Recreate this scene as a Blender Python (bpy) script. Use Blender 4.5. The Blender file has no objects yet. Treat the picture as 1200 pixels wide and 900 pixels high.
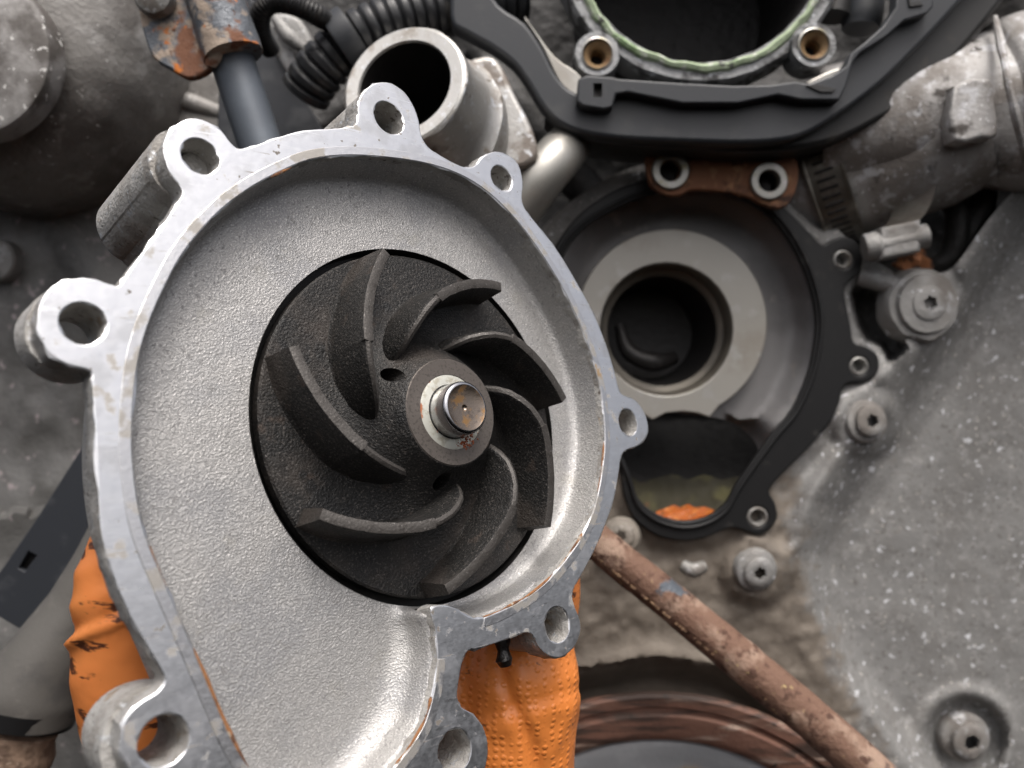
import bpy, bmesh, math, random
import numpy as np
from mathutils import Vector, Matrix, noise as mnoise
from mathutils.geometry import delaunay_2d_cdt

R = math.radians
S = 0.001                       # everything is measured in millimetres, stored in metres
FPX = 924.0                     # focal length in pixels of the 1200x900 photograph
scene = bpy.context.scene
COL = scene.collection

# ------------------------------------------------------------------ camera, sky, sun, exposure
cam_d = bpy.data.cameras.new('camera')
cam_d.sensor_fit = 'HORIZONTAL'; cam_d.sensor_width = 36.0
cam_d.lens = FPX / 1200.0 * 36.0
cam_d.clip_start = 0.01; cam_d.clip_end = 1000.0
cam_d.dof.use_dof = True
cam_d.dof.focus_distance = 0.188
cam_d.dof.aperture_fstop = 13.0
cam = bpy.data.objects.new('camera', cam_d); COL.objects.link(cam)
cam.location = (0, 0, 0); cam.rotation_euler = (R(90), 0, 0)
scene.camera = cam

SUN_DIR = Vector((0.12, -0.44, 0.89)).normalized()
sun_el = math.asin(SUN_DIR.z); sun_az = math.atan2(SUN_DIR.x, SUN_DIR.y)
world = bpy.data.worlds.new('World'); scene.world = world; world.use_nodes = True
wn = world.node_tree.nodes; wl = world.node_tree.links
sky = wn.new('ShaderNodeTexSky'); sky.sky_type = 'NISHITA'; sky.sun_disc = False
sky.sun_elevation = sun_el; sky.sun_rotation = sun_az
sky.air_density = 0.6; sky.dust_density = 9.0; sky.ozone_density = 0.4
bg = wn['Background']; bg.inputs['Strength'].default_value = 0.15
hsv = wn.new('ShaderNodeHueSaturation'); hsv.inputs['Saturation'].default_value = 0.5   # cloud cover greys the sky
wl.new(sky.outputs['Color'], hsv.inputs['Color']); wl.new(hsv.outputs['Color'], bg.inputs['Color'])
sun_d = bpy.data.lights.new('sun', 'SUN'); sun_d.energy = 1.0; sun_d.angle = R(22); sun_d.color = (1.0, 0.97, 0.93)
sun = bpy.data.objects.new('sun', sun_d); COL.objects.link(sun)
sun.rotation_euler = SUN_DIR.to_track_quat('Z', 'Y').to_euler()
sun.location = SUN_DIR * 3
scene.view_settings.view_transform = 'Standard'; scene.view_settings.look = 'None'
scene.view_settings.gamma = 1.0; scene.view_settings.use_curve_mapping = False
scene.view_settings.exposure = 0.33

# ------------------------------------------------------------------ materials
def mat(name, base, metal=0.0, rough=0.5, layers=(), bump=(), spec=0.5, coat=0.0, rvar=0.0, attr=None):
    """layers: (colour, scale per mm, lo, hi, roughness, metal[, stretch, seed, detail]); bump: (scale per mm, depth mm[, detail, stretch, kind])"""
    m = bpy.data.materials.new(name); m.use_nodes = True
    nt = m.node_tree; N = nt.nodes; L = nt.links
    b = N['Principled BSDF']
    tc = N.new('ShaderNodeTexCoord')
    sc_ = N.new('ShaderNodeVectorMath'); sc_.operation = 'SCALE'; sc_.inputs['Scale'].default_value = 1000.0
    L.new(tc.outputs['Object'], sc_.inputs[0]); co = sc_.outputs[0]
    def nz(scale, detail=4.0, stretch=None, seed=0.0, rough_=0.55, kind='N'):
        v = co
        mp = N.new('ShaderNodeMapping'); mp.inputs['Location'].default_value = (seed * 17.3, seed * 7.7, seed * 29.1)
        if stretch: mp.inputs['Scale'].default_value = stretch
        L.new(co, mp.inputs['Vector']); v = mp.outputs[0]
        if kind == 'V':
            t = N.new('ShaderNodeTexVoronoi'); t.inputs['Scale'].default_value = scale
            t.inputs['Randomness'].default_value = 0.25
            L.new(v, t.inputs['Vector'])
            q = N.new('ShaderNodeMapRange'); q.interpolation_type = 'SMOOTHSTEP'
            q.inputs['From Min'].default_value = 0.12; q.inputs['From Max'].default_value = 0.46
            q.inputs['To Min'].default_value = 1.0; q.inputs['To Max'].default_value = 0.0
            L.new(t.outputs['Distance'], q.inputs['Value']); return q.outputs[0]
        t = N.new('ShaderNodeTexNoise'); t.inputs['Scale'].default_value = scale
        t.inputs['Detail'].default_value = detail; t.inputs['Roughness'].default_value = rough_
        L.new(v, t.inputs['Vector']); return t.outputs['Fac']
    def rgb(c): return (c[0], c[1], c[2], 1.0)
    col = None; ro = None; me = None
    cval = rgb(base); rval = rough; mval = metal
    def mixf(fac, a_sock, a_val, bval):
        x = N.new('ShaderNodeMix'); x.data_type = 'FLOAT'
        L.new(fac, x.inputs[0])
        if a_sock is None: x.inputs[2].default_value = a_val
        else: L.new(a_sock, x.inputs[2])
        x.inputs[3].default_value = bval
        return x.outputs[0]
    for i, ly in enumerate(layers):
        c, s, lo, hi, rr, mm = ly[:6]
        st = ly[6] if len(ly) > 6 else None
        sd = ly[7] if len(ly) > 7 else i + 1
        dt = ly[8] if len(ly) > 8 else 5.0
        f = nz(s, dt, st, sd)
        mr = N.new('ShaderNodeMapRange'); mr.interpolation_type = 'SMOOTHSTEP'
        mr.inputs['From Min'].default_value = lo; mr.inputs['From Max'].default_value = hi
        L.new(f, mr.inputs['Value']); fac = mr.outputs[0]
        x = N.new('ShaderNodeMix'); x.data_type = 'RGBA'
        L.new(fac, x.inputs[0])
        if col is None: x.inputs[6].default_value = cval
        else: L.new(col, x.inputs[6])
        x.inputs[7].default_value = rgb(c); col = x.outputs[2]
        ro = mixf(fac, ro, rval, rr); me = mixf(fac, me, mval, mm)
    if attr:
        at = N.new('ShaderNodeAttribute'); at.attribute_name = attr[0]
        f2 = nz(0.14, 5.0, None, 31.0)
        ma = N.new('ShaderNodeMath'); ma.operation = 'MULTIPLY_ADD'; L.new(f2, ma.inputs[0]); ma.inputs[1].default_value = 1.6; L.new(at.outputs['Fac'], ma.inputs[2])
        mb = N.new('ShaderNodeMapRange'); mb.interpolation_type = 'SMOOTHSTEP'; mb.inputs['From Min'].default_value = 0.95; mb.inputs['From Max'].default_value = 1.55
        L.new(ma.outputs[0], mb.inputs['Value'])
        x = N.new('ShaderNodeMix'); x.data_type = 'RGBA'; L.new(mb.outputs[0], x.inputs[0]); L.new(col, x.inputs[6])
        f3 = nz(0.09, 5.0, None, 33.0)
        y2 = N.new('ShaderNodeMix'); y2.data_type = 'RGBA'; L.new(f3, y2.inputs[0]); y2.inputs[6].default_value = rgb(attr[1]); y2.inputs[7].default_value = rgb(attr[2])
        L.new(y2.outputs[2], x.inputs[7]); col = x.outputs[2]
    if col is None: b.inputs['Base Color'].default_value = cval
    else: L.new(col, b.inputs['Base Color'])
    if rvar > 0:
        f = nz(0.9, 5.0, None, 9.0)
        a = N.new('ShaderNodeMath'); a.operation = 'MULTIPLY_ADD'
        L.new(f, a.inputs[0]); a.inputs[1].default_value = rvar * 2; 
        if ro is None: a.inputs[2].default_value = rval - rvar
        else:
            a2 = N.new('ShaderNodeMath'); a2.operation = 'SUBTRACT'; L.new(ro, a2.inputs[0]); a2.inputs[1].default_value = rvar
            L.new(a2.outputs[0], a.inputs[2])
        a.use_clamp = True
        ro = a.outputs[0]
    if ro is None: b.inputs['Roughness'].default_value = rval
    else: L.new(ro, b.inputs['Roughness'])
    if me is None: b.inputs['Metallic'].default_value = mval
    else: L.new(me, b.inputs['Metallic'])
    b.inputs['Specular IOR Level'].default_value = spec
    b.inputs['Coat Weight'].default_value = coat
    prev = None
    for i, bp in enumerate(bump):
        s, d = bp[:2]
        dt = bp[2] if len(bp) > 2 else 3.0
        st = bp[3] if len(bp) > 3 else None
        kd = bp[4] if len(bp) > 4 else 'N'
        f = nz(s, dt, st, 20 + i, kind=kd)
        bn = N.new('ShaderNodeBump'); bn.inputs['Strength'].default_value = 1.0
        bn.inputs['Distance'].default_value = d * S
        L.new(f, bn.inputs['Height'])
        if prev is not None: L.new(prev, bn.inputs['Normal'])
        prev = bn.outputs[0]
    if prev is not None: L.new(prev, b.inputs['Normal'])
    return m

M = {}
M['machined'] = mat('machined_aluminium', (0.80, 0.81, 0.83), 1.0, 0.34,
    layers=[((0.58, 0.59, 0.61), 0.10, 0.50, 0.64, 0.46, 0.95), ((0.46, 0.44, 0.41), 0.22, 0.61, 0.70, 0.6, 0.6),
            ((0.86, 0.87, 0.88), 0.6, 0.60, 0.66, 0.30, 1.0, (0.15, 1.6, 1)), ((0.20, 0.18, 0.16), 0.45, 0.665, 0.70, 0.8, 0.2, None, 14), ((0.30, 0.27, 0.24), 1.2, 0.66, 0.72, 0.7, 0.4, (0.08, 1.3, 1), 15)],
    bump=[(1.6, 0.012, 4, (0.3, 1.5, 1)), (0.35, 0.05, 3)], rvar=0.12)
M['lip'] = mat('stained_sealing_lip', (0.70, 0.70, 0.71), 1.0, 0.36,
    layers=[((0.42, 0.40, 0.37), 0.16, 0.50, 0.60, 0.55, 0.6), ((0.34, 0.24, 0.14), 0.10, 0.645, 0.70, 0.75, 0.3)],
    bump=[(1.2, 0.06, 4)], rvar=0.1)
M['rustline'] = mat('orange_brown_rust', (0.27, 0.12, 0.045), 0, 0.8, layers=[((0.13, 0.06, 0.03), 0.4, 0.5, 0.6, 0.85, 0), ((0.45, 0.40, 0.33), 0.25, 0.55, 0.62, 0.6, 0.3)], bump=[(1.5, 0.15)])
M['castedge'] = mat('rough_cast_edge', (0.44, 0.43, 0.41), 0.35, 0.62,
    layers=[((0.30, 0.285, 0.265), 0.12, 0.45, 0.62, 0.7, 0.25), ((0.55, 0.565, 0.58), 0.5, 0.58, 0.68, 0.5, 0.6), ((0.13, 0.115, 0.10), 0.6, 0.60, 0.70, 0.8, 0.1), ((0.24, 0.18, 0.12), 0.15, 0.64, 0.74, 0.85, 0)],
    bump=[(1.3, 0.35, 5), (0.3, 0.5, 3)])
M['blasted'] = mat('blasted_cast_aluminium', (0.44, 0.432, 0.422), 0.72, 0.50,
    layers=[((0.37, 0.368, 0.37), 0.045, 0.45, 0.62, 0.54, 0.7), ((0.40, 0.39, 0.37), 0.12, 0.60, 0.72, 0.55, 0.7), ((0.30, 0.29, 0.28), 0.5, 0.70, 0.76, 0.6, 0.5), ((0.31, 0.305, 0.30), 0.9, 0.56, 0.66, 0.6, 0.6, None, 26, 6), ((0.62, 0.61, 0.595), 2.3, 0.54, 0.66, 0.48, 0.8, None, 20, 3)],
    bump=[(2.3, 0.24, 3), (0.25, 0.10, 2)], rvar=0.05)
M['well'] = mat('shade_dark_well', (0.02, 0.019, 0.018), 0.2, 0.5, bump=[(1.5, 0.1)])  # aluminium coloured near black to stand in for shade in the gap
M['iron'] = mat('black_cast_iron', (0.011, 0.0105, 0.010), 0.1, 0.50,
    layers=[((0.034, 0.028, 0.024), 0.06, 0.47, 0.66, 0.58, 0.1), ((0.085, 0.077, 0.070), 2.0, 0.54, 0.68, 0.48, 0.25), ((0.008, 0.008, 0.008), 0.11, 0.58, 0.70, 0.36, 0.1), ((0.06, 0.042, 0.032), 0.12, 0.62, 0.76, 0.7, 0.0)],
    bump=[(1.7, 0.32, 4), (0.5, 0.12, 2)])
M['worniron'] = mat('worn_iron_crest', (0.068, 0.062, 0.057), 0.3, 0.5, layers=[((0.045, 0.04, 0.036), 0.25, 0.48, 0.64, 0.55, 0.2), ((0.16, 0.15, 0.14), 1.6, 0.58, 0.7, 0.45, 0.4)], bump=[(1.7, 0.18, 4)])
M['ringiron'] = mat('machined_hub_face', (0.135, 0.118, 0.105), 0.55, 0.46,
    layers=[((0.08, 0.07, 0.062), 1.2, 0.5, 0.66, 0.55, 0.4)], bump=[(2.0, 0.06)])
M['zinc'] = mat('pale_zinc_ring', (0.58, 0.58, 0.52), 0.55, 0.5,
    layers=[((0.35, 0.12, 0.05), 0.22, 0.585, 0.63, 0.8, 0.0), ((0.42, 0.40, 0.33), 0.5, 0.50, 0.66, 0.55, 0.4)], bump=[(1.5, 0.05)])
M['shaft'] = mat('polished_shaft_steel', (0.50, 0.50, 0.52), 1.0, 0.22,
    layers=[((0.28, 0.27, 0.27), 0.3, 0.5, 0.7, 0.35, 1.0)], bump=[(1.5, 0.02, 3, (1, 1, 0.1))])
M['shaftend'] = mat('stained_shaft_end', (0.27, 0.22, 0.18), 0.9, 0.24,
    layers=[((0.30, 0.17, 0.07), 0.28, 0.48, 0.66, 0.32, 0.6), ((0.12, 0.10, 0.09), 0.5, 0.58, 0.68, 0.4, 0.6)], bump=[(1.2, 0.04)])
M['rustcrumb'] = mat('red_rust_crumb', (0.34, 0.09, 0.03), 0, 0.85, layers=[((0.16, 0.05, 0.025), 2.5, 0.45, 0.6, 0.9, 0)], bump=[(3.0, 0.2)])
M['dirtcast'] = mat('dirty_cast_aluminium', (0.30, 0.295, 0.285), 0.35, 0.62,
    layers=[((0.17, 0.155, 0.14), 0.035, 0.42, 0.62, 0.75, 0.1), ((0.40, 0.40, 0.40), 0.10, 0.56, 0.68, 0.55, 0.4), ((0.09, 0.082, 0.075), 0.06, 0.60, 0.74, 0.8, 0.0), ((0.70, 0.71, 0.74), 0.30, 0.665, 0.70, 0.7, 0.1)],
    bump=[(0.9, 0.25, 4), (0.12, 0.8, 3)])
M['spotcast'] = mat('spotted_grey_cast_cover', (0.235, 0.232, 0.225), 0.25, 0.62,
    layers=[((0.195, 0.19, 0.182), 0.05, 0.45, 0.65, 0.7, 0.2), ((0.285, 0.28, 0.272), 0.22, 0.52, 0.66, 0.6, 0.25), ((0.155, 0.148, 0.138), 0.5, 0.56, 0.68, 0.7, 0.1), ((0.58, 0.59, 0.61), 0.26, 0.625, 0.67, 0.7, 0.1, None, 5, 8), ((0.50, 0.48, 0.44), 0.55, 0.645, 0.69, 0.7, 0.0, None, 8, 6)],
    bump=[(0.9, 0.18, 4), (0.26, 0.25, 6)], attr=('grime', (0.10, 0.082, 0.065), (0.27, 0.235, 0.195)))
M['browngrime'] = mat('brown_oily_grime', (0.21, 0.185, 0.155), 0.15, 0.6, layers=[((0.12, 0.10, 0.082), 0.05, 0.46, 0.62, 0.6, 0.05), ((0.28, 0.255, 0.225), 0.16, 0.56, 0.68, 0.65, 0.1), ((0.55, 0.53, 0.5), 0.35, 0.69, 0.72, 0.7, 0)], bump=[(0.6, 0.4, 5), (0.15, 0.8, 3)])
M['browncast'] = mat('brown_grimy_casting', (0.25, 0.24, 0.226), 0.2, 0.5,
    layers=[((0.13, 0.12, 0.11), 0.03, 0.45, 0.64, 0.6, 0.1), ((0.36, 0.35, 0.335), 0.10, 0.56, 0.70, 0.5, 0.3), ((0.55, 0.54, 0.52), 0.42, 0.66, 0.71, 0.7, 0.1)],
    bump=[(0.7, 0.25, 5), (0.08, 1.0, 3)])
M['capcast'] = mat('pale_worn_cap', (0.33, 0.32, 0.31), 0.2, 0.55,
    layers=[((0.10, 0.09, 0.082), 0.05, 0.42, 0.60, 0.55, 0.1), ((0.62, 0.61, 0.59), 0.3, 0.615, 0.67, 0.7, 0.1)], bump=[(0.6, 0.2, 5)])
M['darkcast'] = mat('dark_grey_casting', (0.19, 0.187, 0.18), 0.2, 0.6,
    layers=[((0.115, 0.112, 0.106), 0.04, 0.42, 0.6, 0.7, 0.1), ((0.40, 0.35, 0.35), 0.16, 0.60, 0.70, 0.6, 0.2)], bump=[(0.6, 0.3, 4), (0.1, 0.8, 3)])
M['pipecast'] = mat('weathered_cast_pipe', (0.36, 0.35, 0.34), 0.3, 0.62,
    layers=[((0.21, 0.19, 0.172), 0.05, 0.46, 0.62, 0.7, 0.1), ((0.50, 0.50, 0.51), 0.14, 0.55, 0.66, 0.6, 0.3), ((0.07, 0.062, 0.056), 0.09, 0.60, 0.70, 0.8, 0.0), ((0.75, 0.75, 0.77), 0.6, 0.64, 0.70, 0.6, 0.2)],
    bump=[(0.8, 0.3, 5), (0.12, 0.6, 3)])
M['neck'] = mat('outlet_neck_aluminium', (0.46, 0.45, 0.43), 0.75, 0.42,
    layers=[((0.22, 0.19, 0.165), 0.07, 0.48, 0.64, 0.55, 0.3), ((0.62, 0.63, 0.64), 0.3, 0.56, 0.66, 0.4, 0.8), ((0.14, 0.12, 0.10), 0.2, 0.63, 0.72, 0.7, 0.1)], bump=[(0.9, 0.15, 5)])
M['neckface'] = mat('outlet_neck_face', (0.58, 0.57, 0.54), 0.8, 0.42,
    layers=[((0.38, 0.35, 0.31), 0.12, 0.48, 0.64, 0.5, 0.6), ((0.7, 0.7, 0.7), 0.5, 0.58, 0.68, 0.4, 0.8)], bump=[(1.2, 0.08, 4)])
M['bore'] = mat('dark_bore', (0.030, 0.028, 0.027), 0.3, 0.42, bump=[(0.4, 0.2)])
M['void'] = mat('shade_black_recess', (0.012, 0.011, 0.011), 0.0, 0.6, bump=[(0.15, 1.5, 4)])  # near black puts the shade of duct, bores and slot into the colour
M['block'] = mat('oily_shade_dark_block', (0.022, 0.021, 0.020), 0.1, 0.55, layers=[((0.045, 0.042, 0.039), 0.03, 0.52, 0.7, 0.6, 0.1)], bump=[(0.12, 2.0, 5)])  # oily casting, colour lowered further to paint the shade of deep gaps
M['rubber'] = mat('black_rubber_seal', (0.010, 0.010, 0.0105), 0, 0.45, spec=0.35, layers=[((0.035, 0.033, 0.030), 0.15, 0.60, 0.76, 0.6, 0)], bump=[(0.8, 0.05)])
M['plastic'] = mat('dark_grey_plastic', (0.028, 0.031, 0.036), 0, 0.44, layers=[((0.05, 0.052, 0.054), 0.06, 0.52, 0.72, 0.55, 0), ((0.13, 0.12, 0.11), 0.9, 0.69, 0.74, 0.7, 0)], bump=[(1.2, 0.04)])
M['plasticdark'] = mat('black_plastic_skirt', (0.014, 0.014, 0.014), 0, 0.5, layers=[((0.04, 0.036, 0.032), 0.1, 0.56, 0.74, 0.65, 0)], bump=[(1.0, 0.05)])
M['panelplastic'] = mat('slate_plastic_panel', (0.024, 0.027, 0.033), 0, 0.5, layers=[((0.055, 0.058, 0.064), 0.08, 0.52, 0.7, 0.6, 0)], bump=[(1.5, 0.03)])
M['hose'] = mat('dusty_grey_rubber_hose', (0.085, 0.080, 0.073), 0, 0.65, layers=[((0.06, 0.057, 0.054), 0.05, 0.48, 0.64, 0.7, 0), ((0.125, 0.118, 0.107), 0.12, 0.56, 0.7, 0.75, 0)], bump=[(0.6, 0.12, 4)])
M['conduit'] = mat('black_corrugated_plastic', (0.022, 0.023, 0.025), 0, 0.38, layers=[((0.08, 0.076, 0.07), 0.1, 0.58, 0.74, 0.65, 0)], bump=[(1.0, 0.05)])
M['brownsleeve'] = mat('brown_foam_sleeve', (0.27, 0.185, 0.13), 0, 0.85, layers=[((0.13, 0.085, 0.06), 0.15, 0.48, 0.62, 0.9, 0), ((0.36, 0.27, 0.2), 0.3, 0.58, 0.7, 0.9, 0)], bump=[(0.3, 1.0, 5)])
RUST = [((0.20, 0.085, 0.045), 0.12, 0.40, 0.56, 0.85, 0.0), ((0.30, 0.20, 0.145), 0.10, 0.52, 0.64, 0.85, 0.0, None, 4), ((0.09, 0.04, 0.025), 0.3, 0.58, 0.70, 0.9, 0.0), ((0.42, 0.12, 0.02), 0.09, 0.66, 0.72, 0.85, 0.0, None, 12)]
M['rustpaint'] = mat('flaking_rusty_steel', (0.12, 0.132, 0.148), 0.3, 0.45,
    layers=[((0.36, 0.29, 0.23), 0.07, 0.48, 0.55, 0.8, 0.0, None, 3), ((0.19, 0.085, 0.048), 0.08, 0.525, 0.60, 0.85, 0.0, None, 3), ((0.08, 0.035, 0.022), 0.4, 0.60, 0.72, 0.9, 0.0, None, 6), ((0.55, 0.17, 0.03), 0.10, 0.62, 0.68, 0.85, 0.0, None, 11)],
    bump=[(0.35, 0.5, 5), (1.2, 0.2, 4)])
M['rusty'] = mat('rusted_steel_tube', (0.185, 0.105, 0.072), 0.05, 0.8,
    layers=[((0.34, 0.235, 0.175), 0.06, 0.48, 0.60, 0.8, 0, None, 2), ((0.085, 0.042, 0.028), 0.22, 0.52, 0.66, 0.85, 0, None, 5), ((0.10, 0.115, 0.135), 0.055, 0.60, 0.645, 0.5, 0.3, None, 8), ((0.40, 0.30, 0.14), 0.45, 0.66, 0.71, 0.7, 0, None, 9)],
    bump=[(0.8, 0.5, 6), (0.25, 0.5, 3)])
M['rustscale'] = mat('ochre_rust_scale', (0.24, 0.15, 0.085), 0, 0.75, layers=[((0.12, 0.065, 0.04), 0.3, 0.45, 0.6, 0.8, 0)], bump=[(1.5, 0.2)])
M['rustplate'] = mat('brown_rust_plate', (0.25, 0.115, 0.062), 0.1, 0.8, layers=[((0.05, 0.025, 0.018), 0.09, 0.46, 0.62, 0.85, 0), ((0.36, 0.19, 0.10), 0.15, 0.55, 0.68, 0.85, 0)], bump=[(0.6, 0.35, 5)])
M['bluerod'] = mat('blue_grey_painted_rod', (0.10, 0.115, 0.135), 0.25, 0.42, layers=[((0.12, 0.14, 0.165), 0.06, 0.5, 0.7, 0.5, 0.2), ((0.30, 0.25, 0.2), 0.12, 0.68, 0.76, 0.8, 0)], bump=[(0.8, 0.05)])
M['boltsteel'] = mat('dusty_bolt_steel', (0.30, 0.295, 0.28), 0.55, 0.5, layers=[((0.15, 0.135, 0.12), 0.16, 0.48, 0.62, 0.7, 0.1), ((0.5, 0.5, 0.5), 0.35, 0.58, 0.68, 0.5, 0.6)], bump=[(0.8, 0.2, 4)])
M['zincbush'] = mat('zinc_plated_bush', (0.33, 0.325, 0.30), 0.75, 0.36, layers=[((0.30, 0.27, 0.17), 0.16, 0.5, 0.64, 0.45, 0.6), ((0.45, 0.40, 0.42), 0.3, 0.58, 0.7, 0.35, 0.8)], bump=[(0.9, 0.06)])
M['brass'] = mat('yellowed_bush_liner', (0.25, 0.165, 0.085), 0.3, 0.5, layers=[((0.16, 0.085, 0.04), 0.2, 0.5, 0.66, 0.7, 0.1)], bump=[(0.8, 0.1)])
M['greencrust'] = mat('green_crusted_seal', (0.36, 0.44, 0.29), 0, 0.7, layers=[((0.55, 0.58, 0.50), 0.25, 0.54, 0.62, 0.75, 0), ((0.10, 0.105, 0.09), 0.18, 0.60, 0.68, 0.8, 0), ((0.22, 0.32, 0.16), 0.11, 0.55, 0.68, 0.7, 0)], bump=[(0.7, 0.5, 5)])
M['flange'] = mat('corroded_flange', (0.28, 0.285, 0.29), 0.5, 0.55, layers=[((0.06, 0.06, 0.06), 0.11, 0.47, 0.60, 0.6, 0.1), ((0.5, 0.52, 0.54), 0.3, 0.58, 0.68, 0.55, 0.4)], bump=[(0.6, 0.35, 5)])
M['wear'] = mat('satin_wear_ring', (0.40, 0.385, 0.35), 0.55, 0.46, layers=[((0.33, 0.305, 0.265), 0.035, 0.48, 0.68, 0.5, 0.5), ((0.44, 0.43, 0.405), 0.12, 0.55, 0.7, 0.42, 0.6)], bump=[(1.0, 0.05)], rvar=0.05)
M['volfloor'] = mat('grey_volute_floor', (0.235, 0.23, 0.23), 0.3, 0.5, layers=[((0.18, 0.175, 0.175), 0.03, 0.45, 0.65, 0.55, 0.3), ((0.28, 0.265, 0.25), 0.12, 0.58, 0.72, 0.5, 0.4)], bump=[(1.0, 0.10)])
M['eyewall'] = mat('brown_eye_wall', (0.16, 0.145, 0.12), 0.4, 0.5, layers=[((0.10, 0.09, 0.075), 0.05, 0.45, 0.65, 0.5, 0.3)], bump=[(0.8, 0.06)])
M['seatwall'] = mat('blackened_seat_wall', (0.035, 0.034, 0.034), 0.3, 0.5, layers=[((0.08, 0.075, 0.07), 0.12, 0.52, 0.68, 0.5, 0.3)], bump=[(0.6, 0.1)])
M['olive'] = mat('lit_olive_duct_stain', (0.040, 0.036, 0.022), 0.1, 0.4, layers=[((0.085, 0.078, 0.035), 0.06, 0.5, 0.66, 0.4, 0.1), ((0.16, 0.06, 0.02), 0.10, 0.62, 0.72, 0.6, 0)], bump=[(0.5, 0.2)])  # residue colour that doubles as the lit lower end of the duct
M['orangeres'] = mat('orange_coolant_residue', (0.40, 0.095, 0.012), 0, 0.35, layers=[((0.55, 0.19, 0.04), 0.3, 0.5, 0.66, 0.3, 0), ((0.16, 0.06, 0.02), 0.5, 0.56, 0.66, 0.4, 0), ((0.8, 0.6, 0.5), 0.7, 0.68, 0.72, 0.3, 0)], bump=[(0.6, 0.6, 4)], coat=0.4)
M['clamp'] = mat('stainless_clamp_band', (0.34, 0.32, 0.28), 0.9, 0.36, layers=[((0.17, 0.15, 0.13), 0.09, 0.5, 0.66, 0.5, 0.6)], bump=[(0.8, 0.05)])
M['paletube'] = mat('pale_alloy_tube', (0.40, 0.39, 0.36), 0.7, 0.38, layers=[((0.32, 0.30, 0.27), 0.05, 0.48, 0.68, 0.45, 0.5)], bump=[(0.5, 0.06)])
M['copper'] = mat('rusty_copper_scrap', (0.34, 0.14, 0.06), 0.4, 0.6, layers=[((0.06, 0.03, 0.02), 0.2, 0.5, 0.62, 0.8, 0)], bump=[(0.5, 0.5, 4)])
M['pulleyface'] = mat('blue_grey_pulley_face', (0.34, 0.355, 0.375), 0.35, 0.5, layers=[((0.30, 0.26, 0.20), 0.05, 0.56, 0.66, 0.75, 0), ((0.38, 0.395, 0.415), 0.1, 0.5, 0.7, 0.5, 0.3)], bump=[(0.5, 0.12)])
M['pulleyrust'] = mat('rusted_pulley_rim', (0.19, 0.098, 0.07), 0.15, 0.62, layers=[((0.062, 0.040, 0.032), 0.10, 0.44, 0.60, 0.6, 0.2, (0.25, 1, 2.2)), ((0.34, 0.25, 0.20), 0.12, 0.57, 0.68, 0.75, 0.1, (0.3, 1, 2.0), 6), ((0.03, 0.024, 0.02), 0.25, 0.66, 0.72, 0.6, 0.1)], bump=[(0.6, 0.35, 5)])
M['glove'] = mat('orange_nitrile_glove', (0.86, 0.27, 0.06), 0, 0.36,
    layers=[((0.78, 0.25, 0.06), 0.05, 0.48, 0.68, 0.42, 0), ((0.10, 0.035, 0.018), 0.10, 0.655, 0.70, 0.5, 0, (0.6, 1.3, 1.8), 6)],
    bump=[(0.46, 0.20, 0, (1.0, 1.0, 1.2), 'V'), (0.15, 0.4, 2)])
M['glovesmooth'] = mat('smooth_orange_nitrile', (0.86, 0.275, 0.075), 0, 0.42,
    layers=[((0.80, 0.27, 0.075), 0.05, 0.48, 0.68, 0.42, 0), ((0.10, 0.035, 0.018), 0.10, 0.575, 0.63, 0.5, 0, (0.8, 1.0, 2.6), 6)],
    bump=[(0.15, 0.25, 2), (0.9, 0.04)])
M['sleeve'] = mat('dark_work_sleeve', (0.03, 0.032, 0.038), 0, 0.8, bump=[(1.2, 0.3)])
M['gunk'] = mat('black_grease_blob', (0.012, 0.010, 0.009), 0, 0.3, bump=[(0.8, 0.4)])

# ------------------------------------------------------------------ helpers
def link(name, me, parent=None):
    o = bpy.data.objects.new(name, me); COL.objects.link(o)
    if parent is not None: o.parent = parent
    return o

def finish(me, mt, angle=35.0, smooth=True):
    mats = mt if isinstance(mt, (list, tuple)) else [mt]
    for m_ in mats: me.materials.append(M[m_])
    if smooth:
        me.shade_smooth(); me.set_sharp_from_angle(angle=R(angle))
    return me

def mesh(name, verts, faces, mt, parent=None, angle=35.0, recalc=True, xf=None):
    """verts in mm"""
    if xf is not None: verts = [xf(*v) for v in verts]
    me = bpy.data.meshes.new(name)
    me.from_pydata([(v[0] * S, v[1] * S, v[2] * S) for v in verts], [], faces)
    if recalc:
        bm = bmesh.new(); bm.from_mesh(me); bmesh.ops.recalc_face_normals(bm, faces=bm.faces); bm.to_mesh(me); bm.free()
    finish(me, mt, angle)
    return link(name, me, parent)

def thing(name, label, cat, loc=(0, 0, 0), group=None):
    """An Empty at the thing's base; children keep world coordinates because meshes are offset back"""
    o = bpy.data.objects.new(name, None); COL.objects.link(o)
    o.empty_display_size = 0.01
    o.location = (loc[0] * S, loc[1] * S, loc[2] * S)
    o['label'] = label; o['category'] = cat
    if group: o['group'] = group
    return o

def settle(root):
    """shift children's local frame so their world-space meshes stay put under the Empty"""
    for ch in root.children:
        ch.matrix_parent_inverse = Matrix.Translation(-root.location)

def tag(o, label, cat, group=None):
    o['label'] = label; o['category'] = cat
    if group: o['group'] = group
    return o

def P(x, y, Y):
    """photo pixel at depth Y (mm) -> world mm"""
    return Vector(((x - 600.0) / FPX * Y, Y, (450.0 - y) / FPX * Y))

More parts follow.
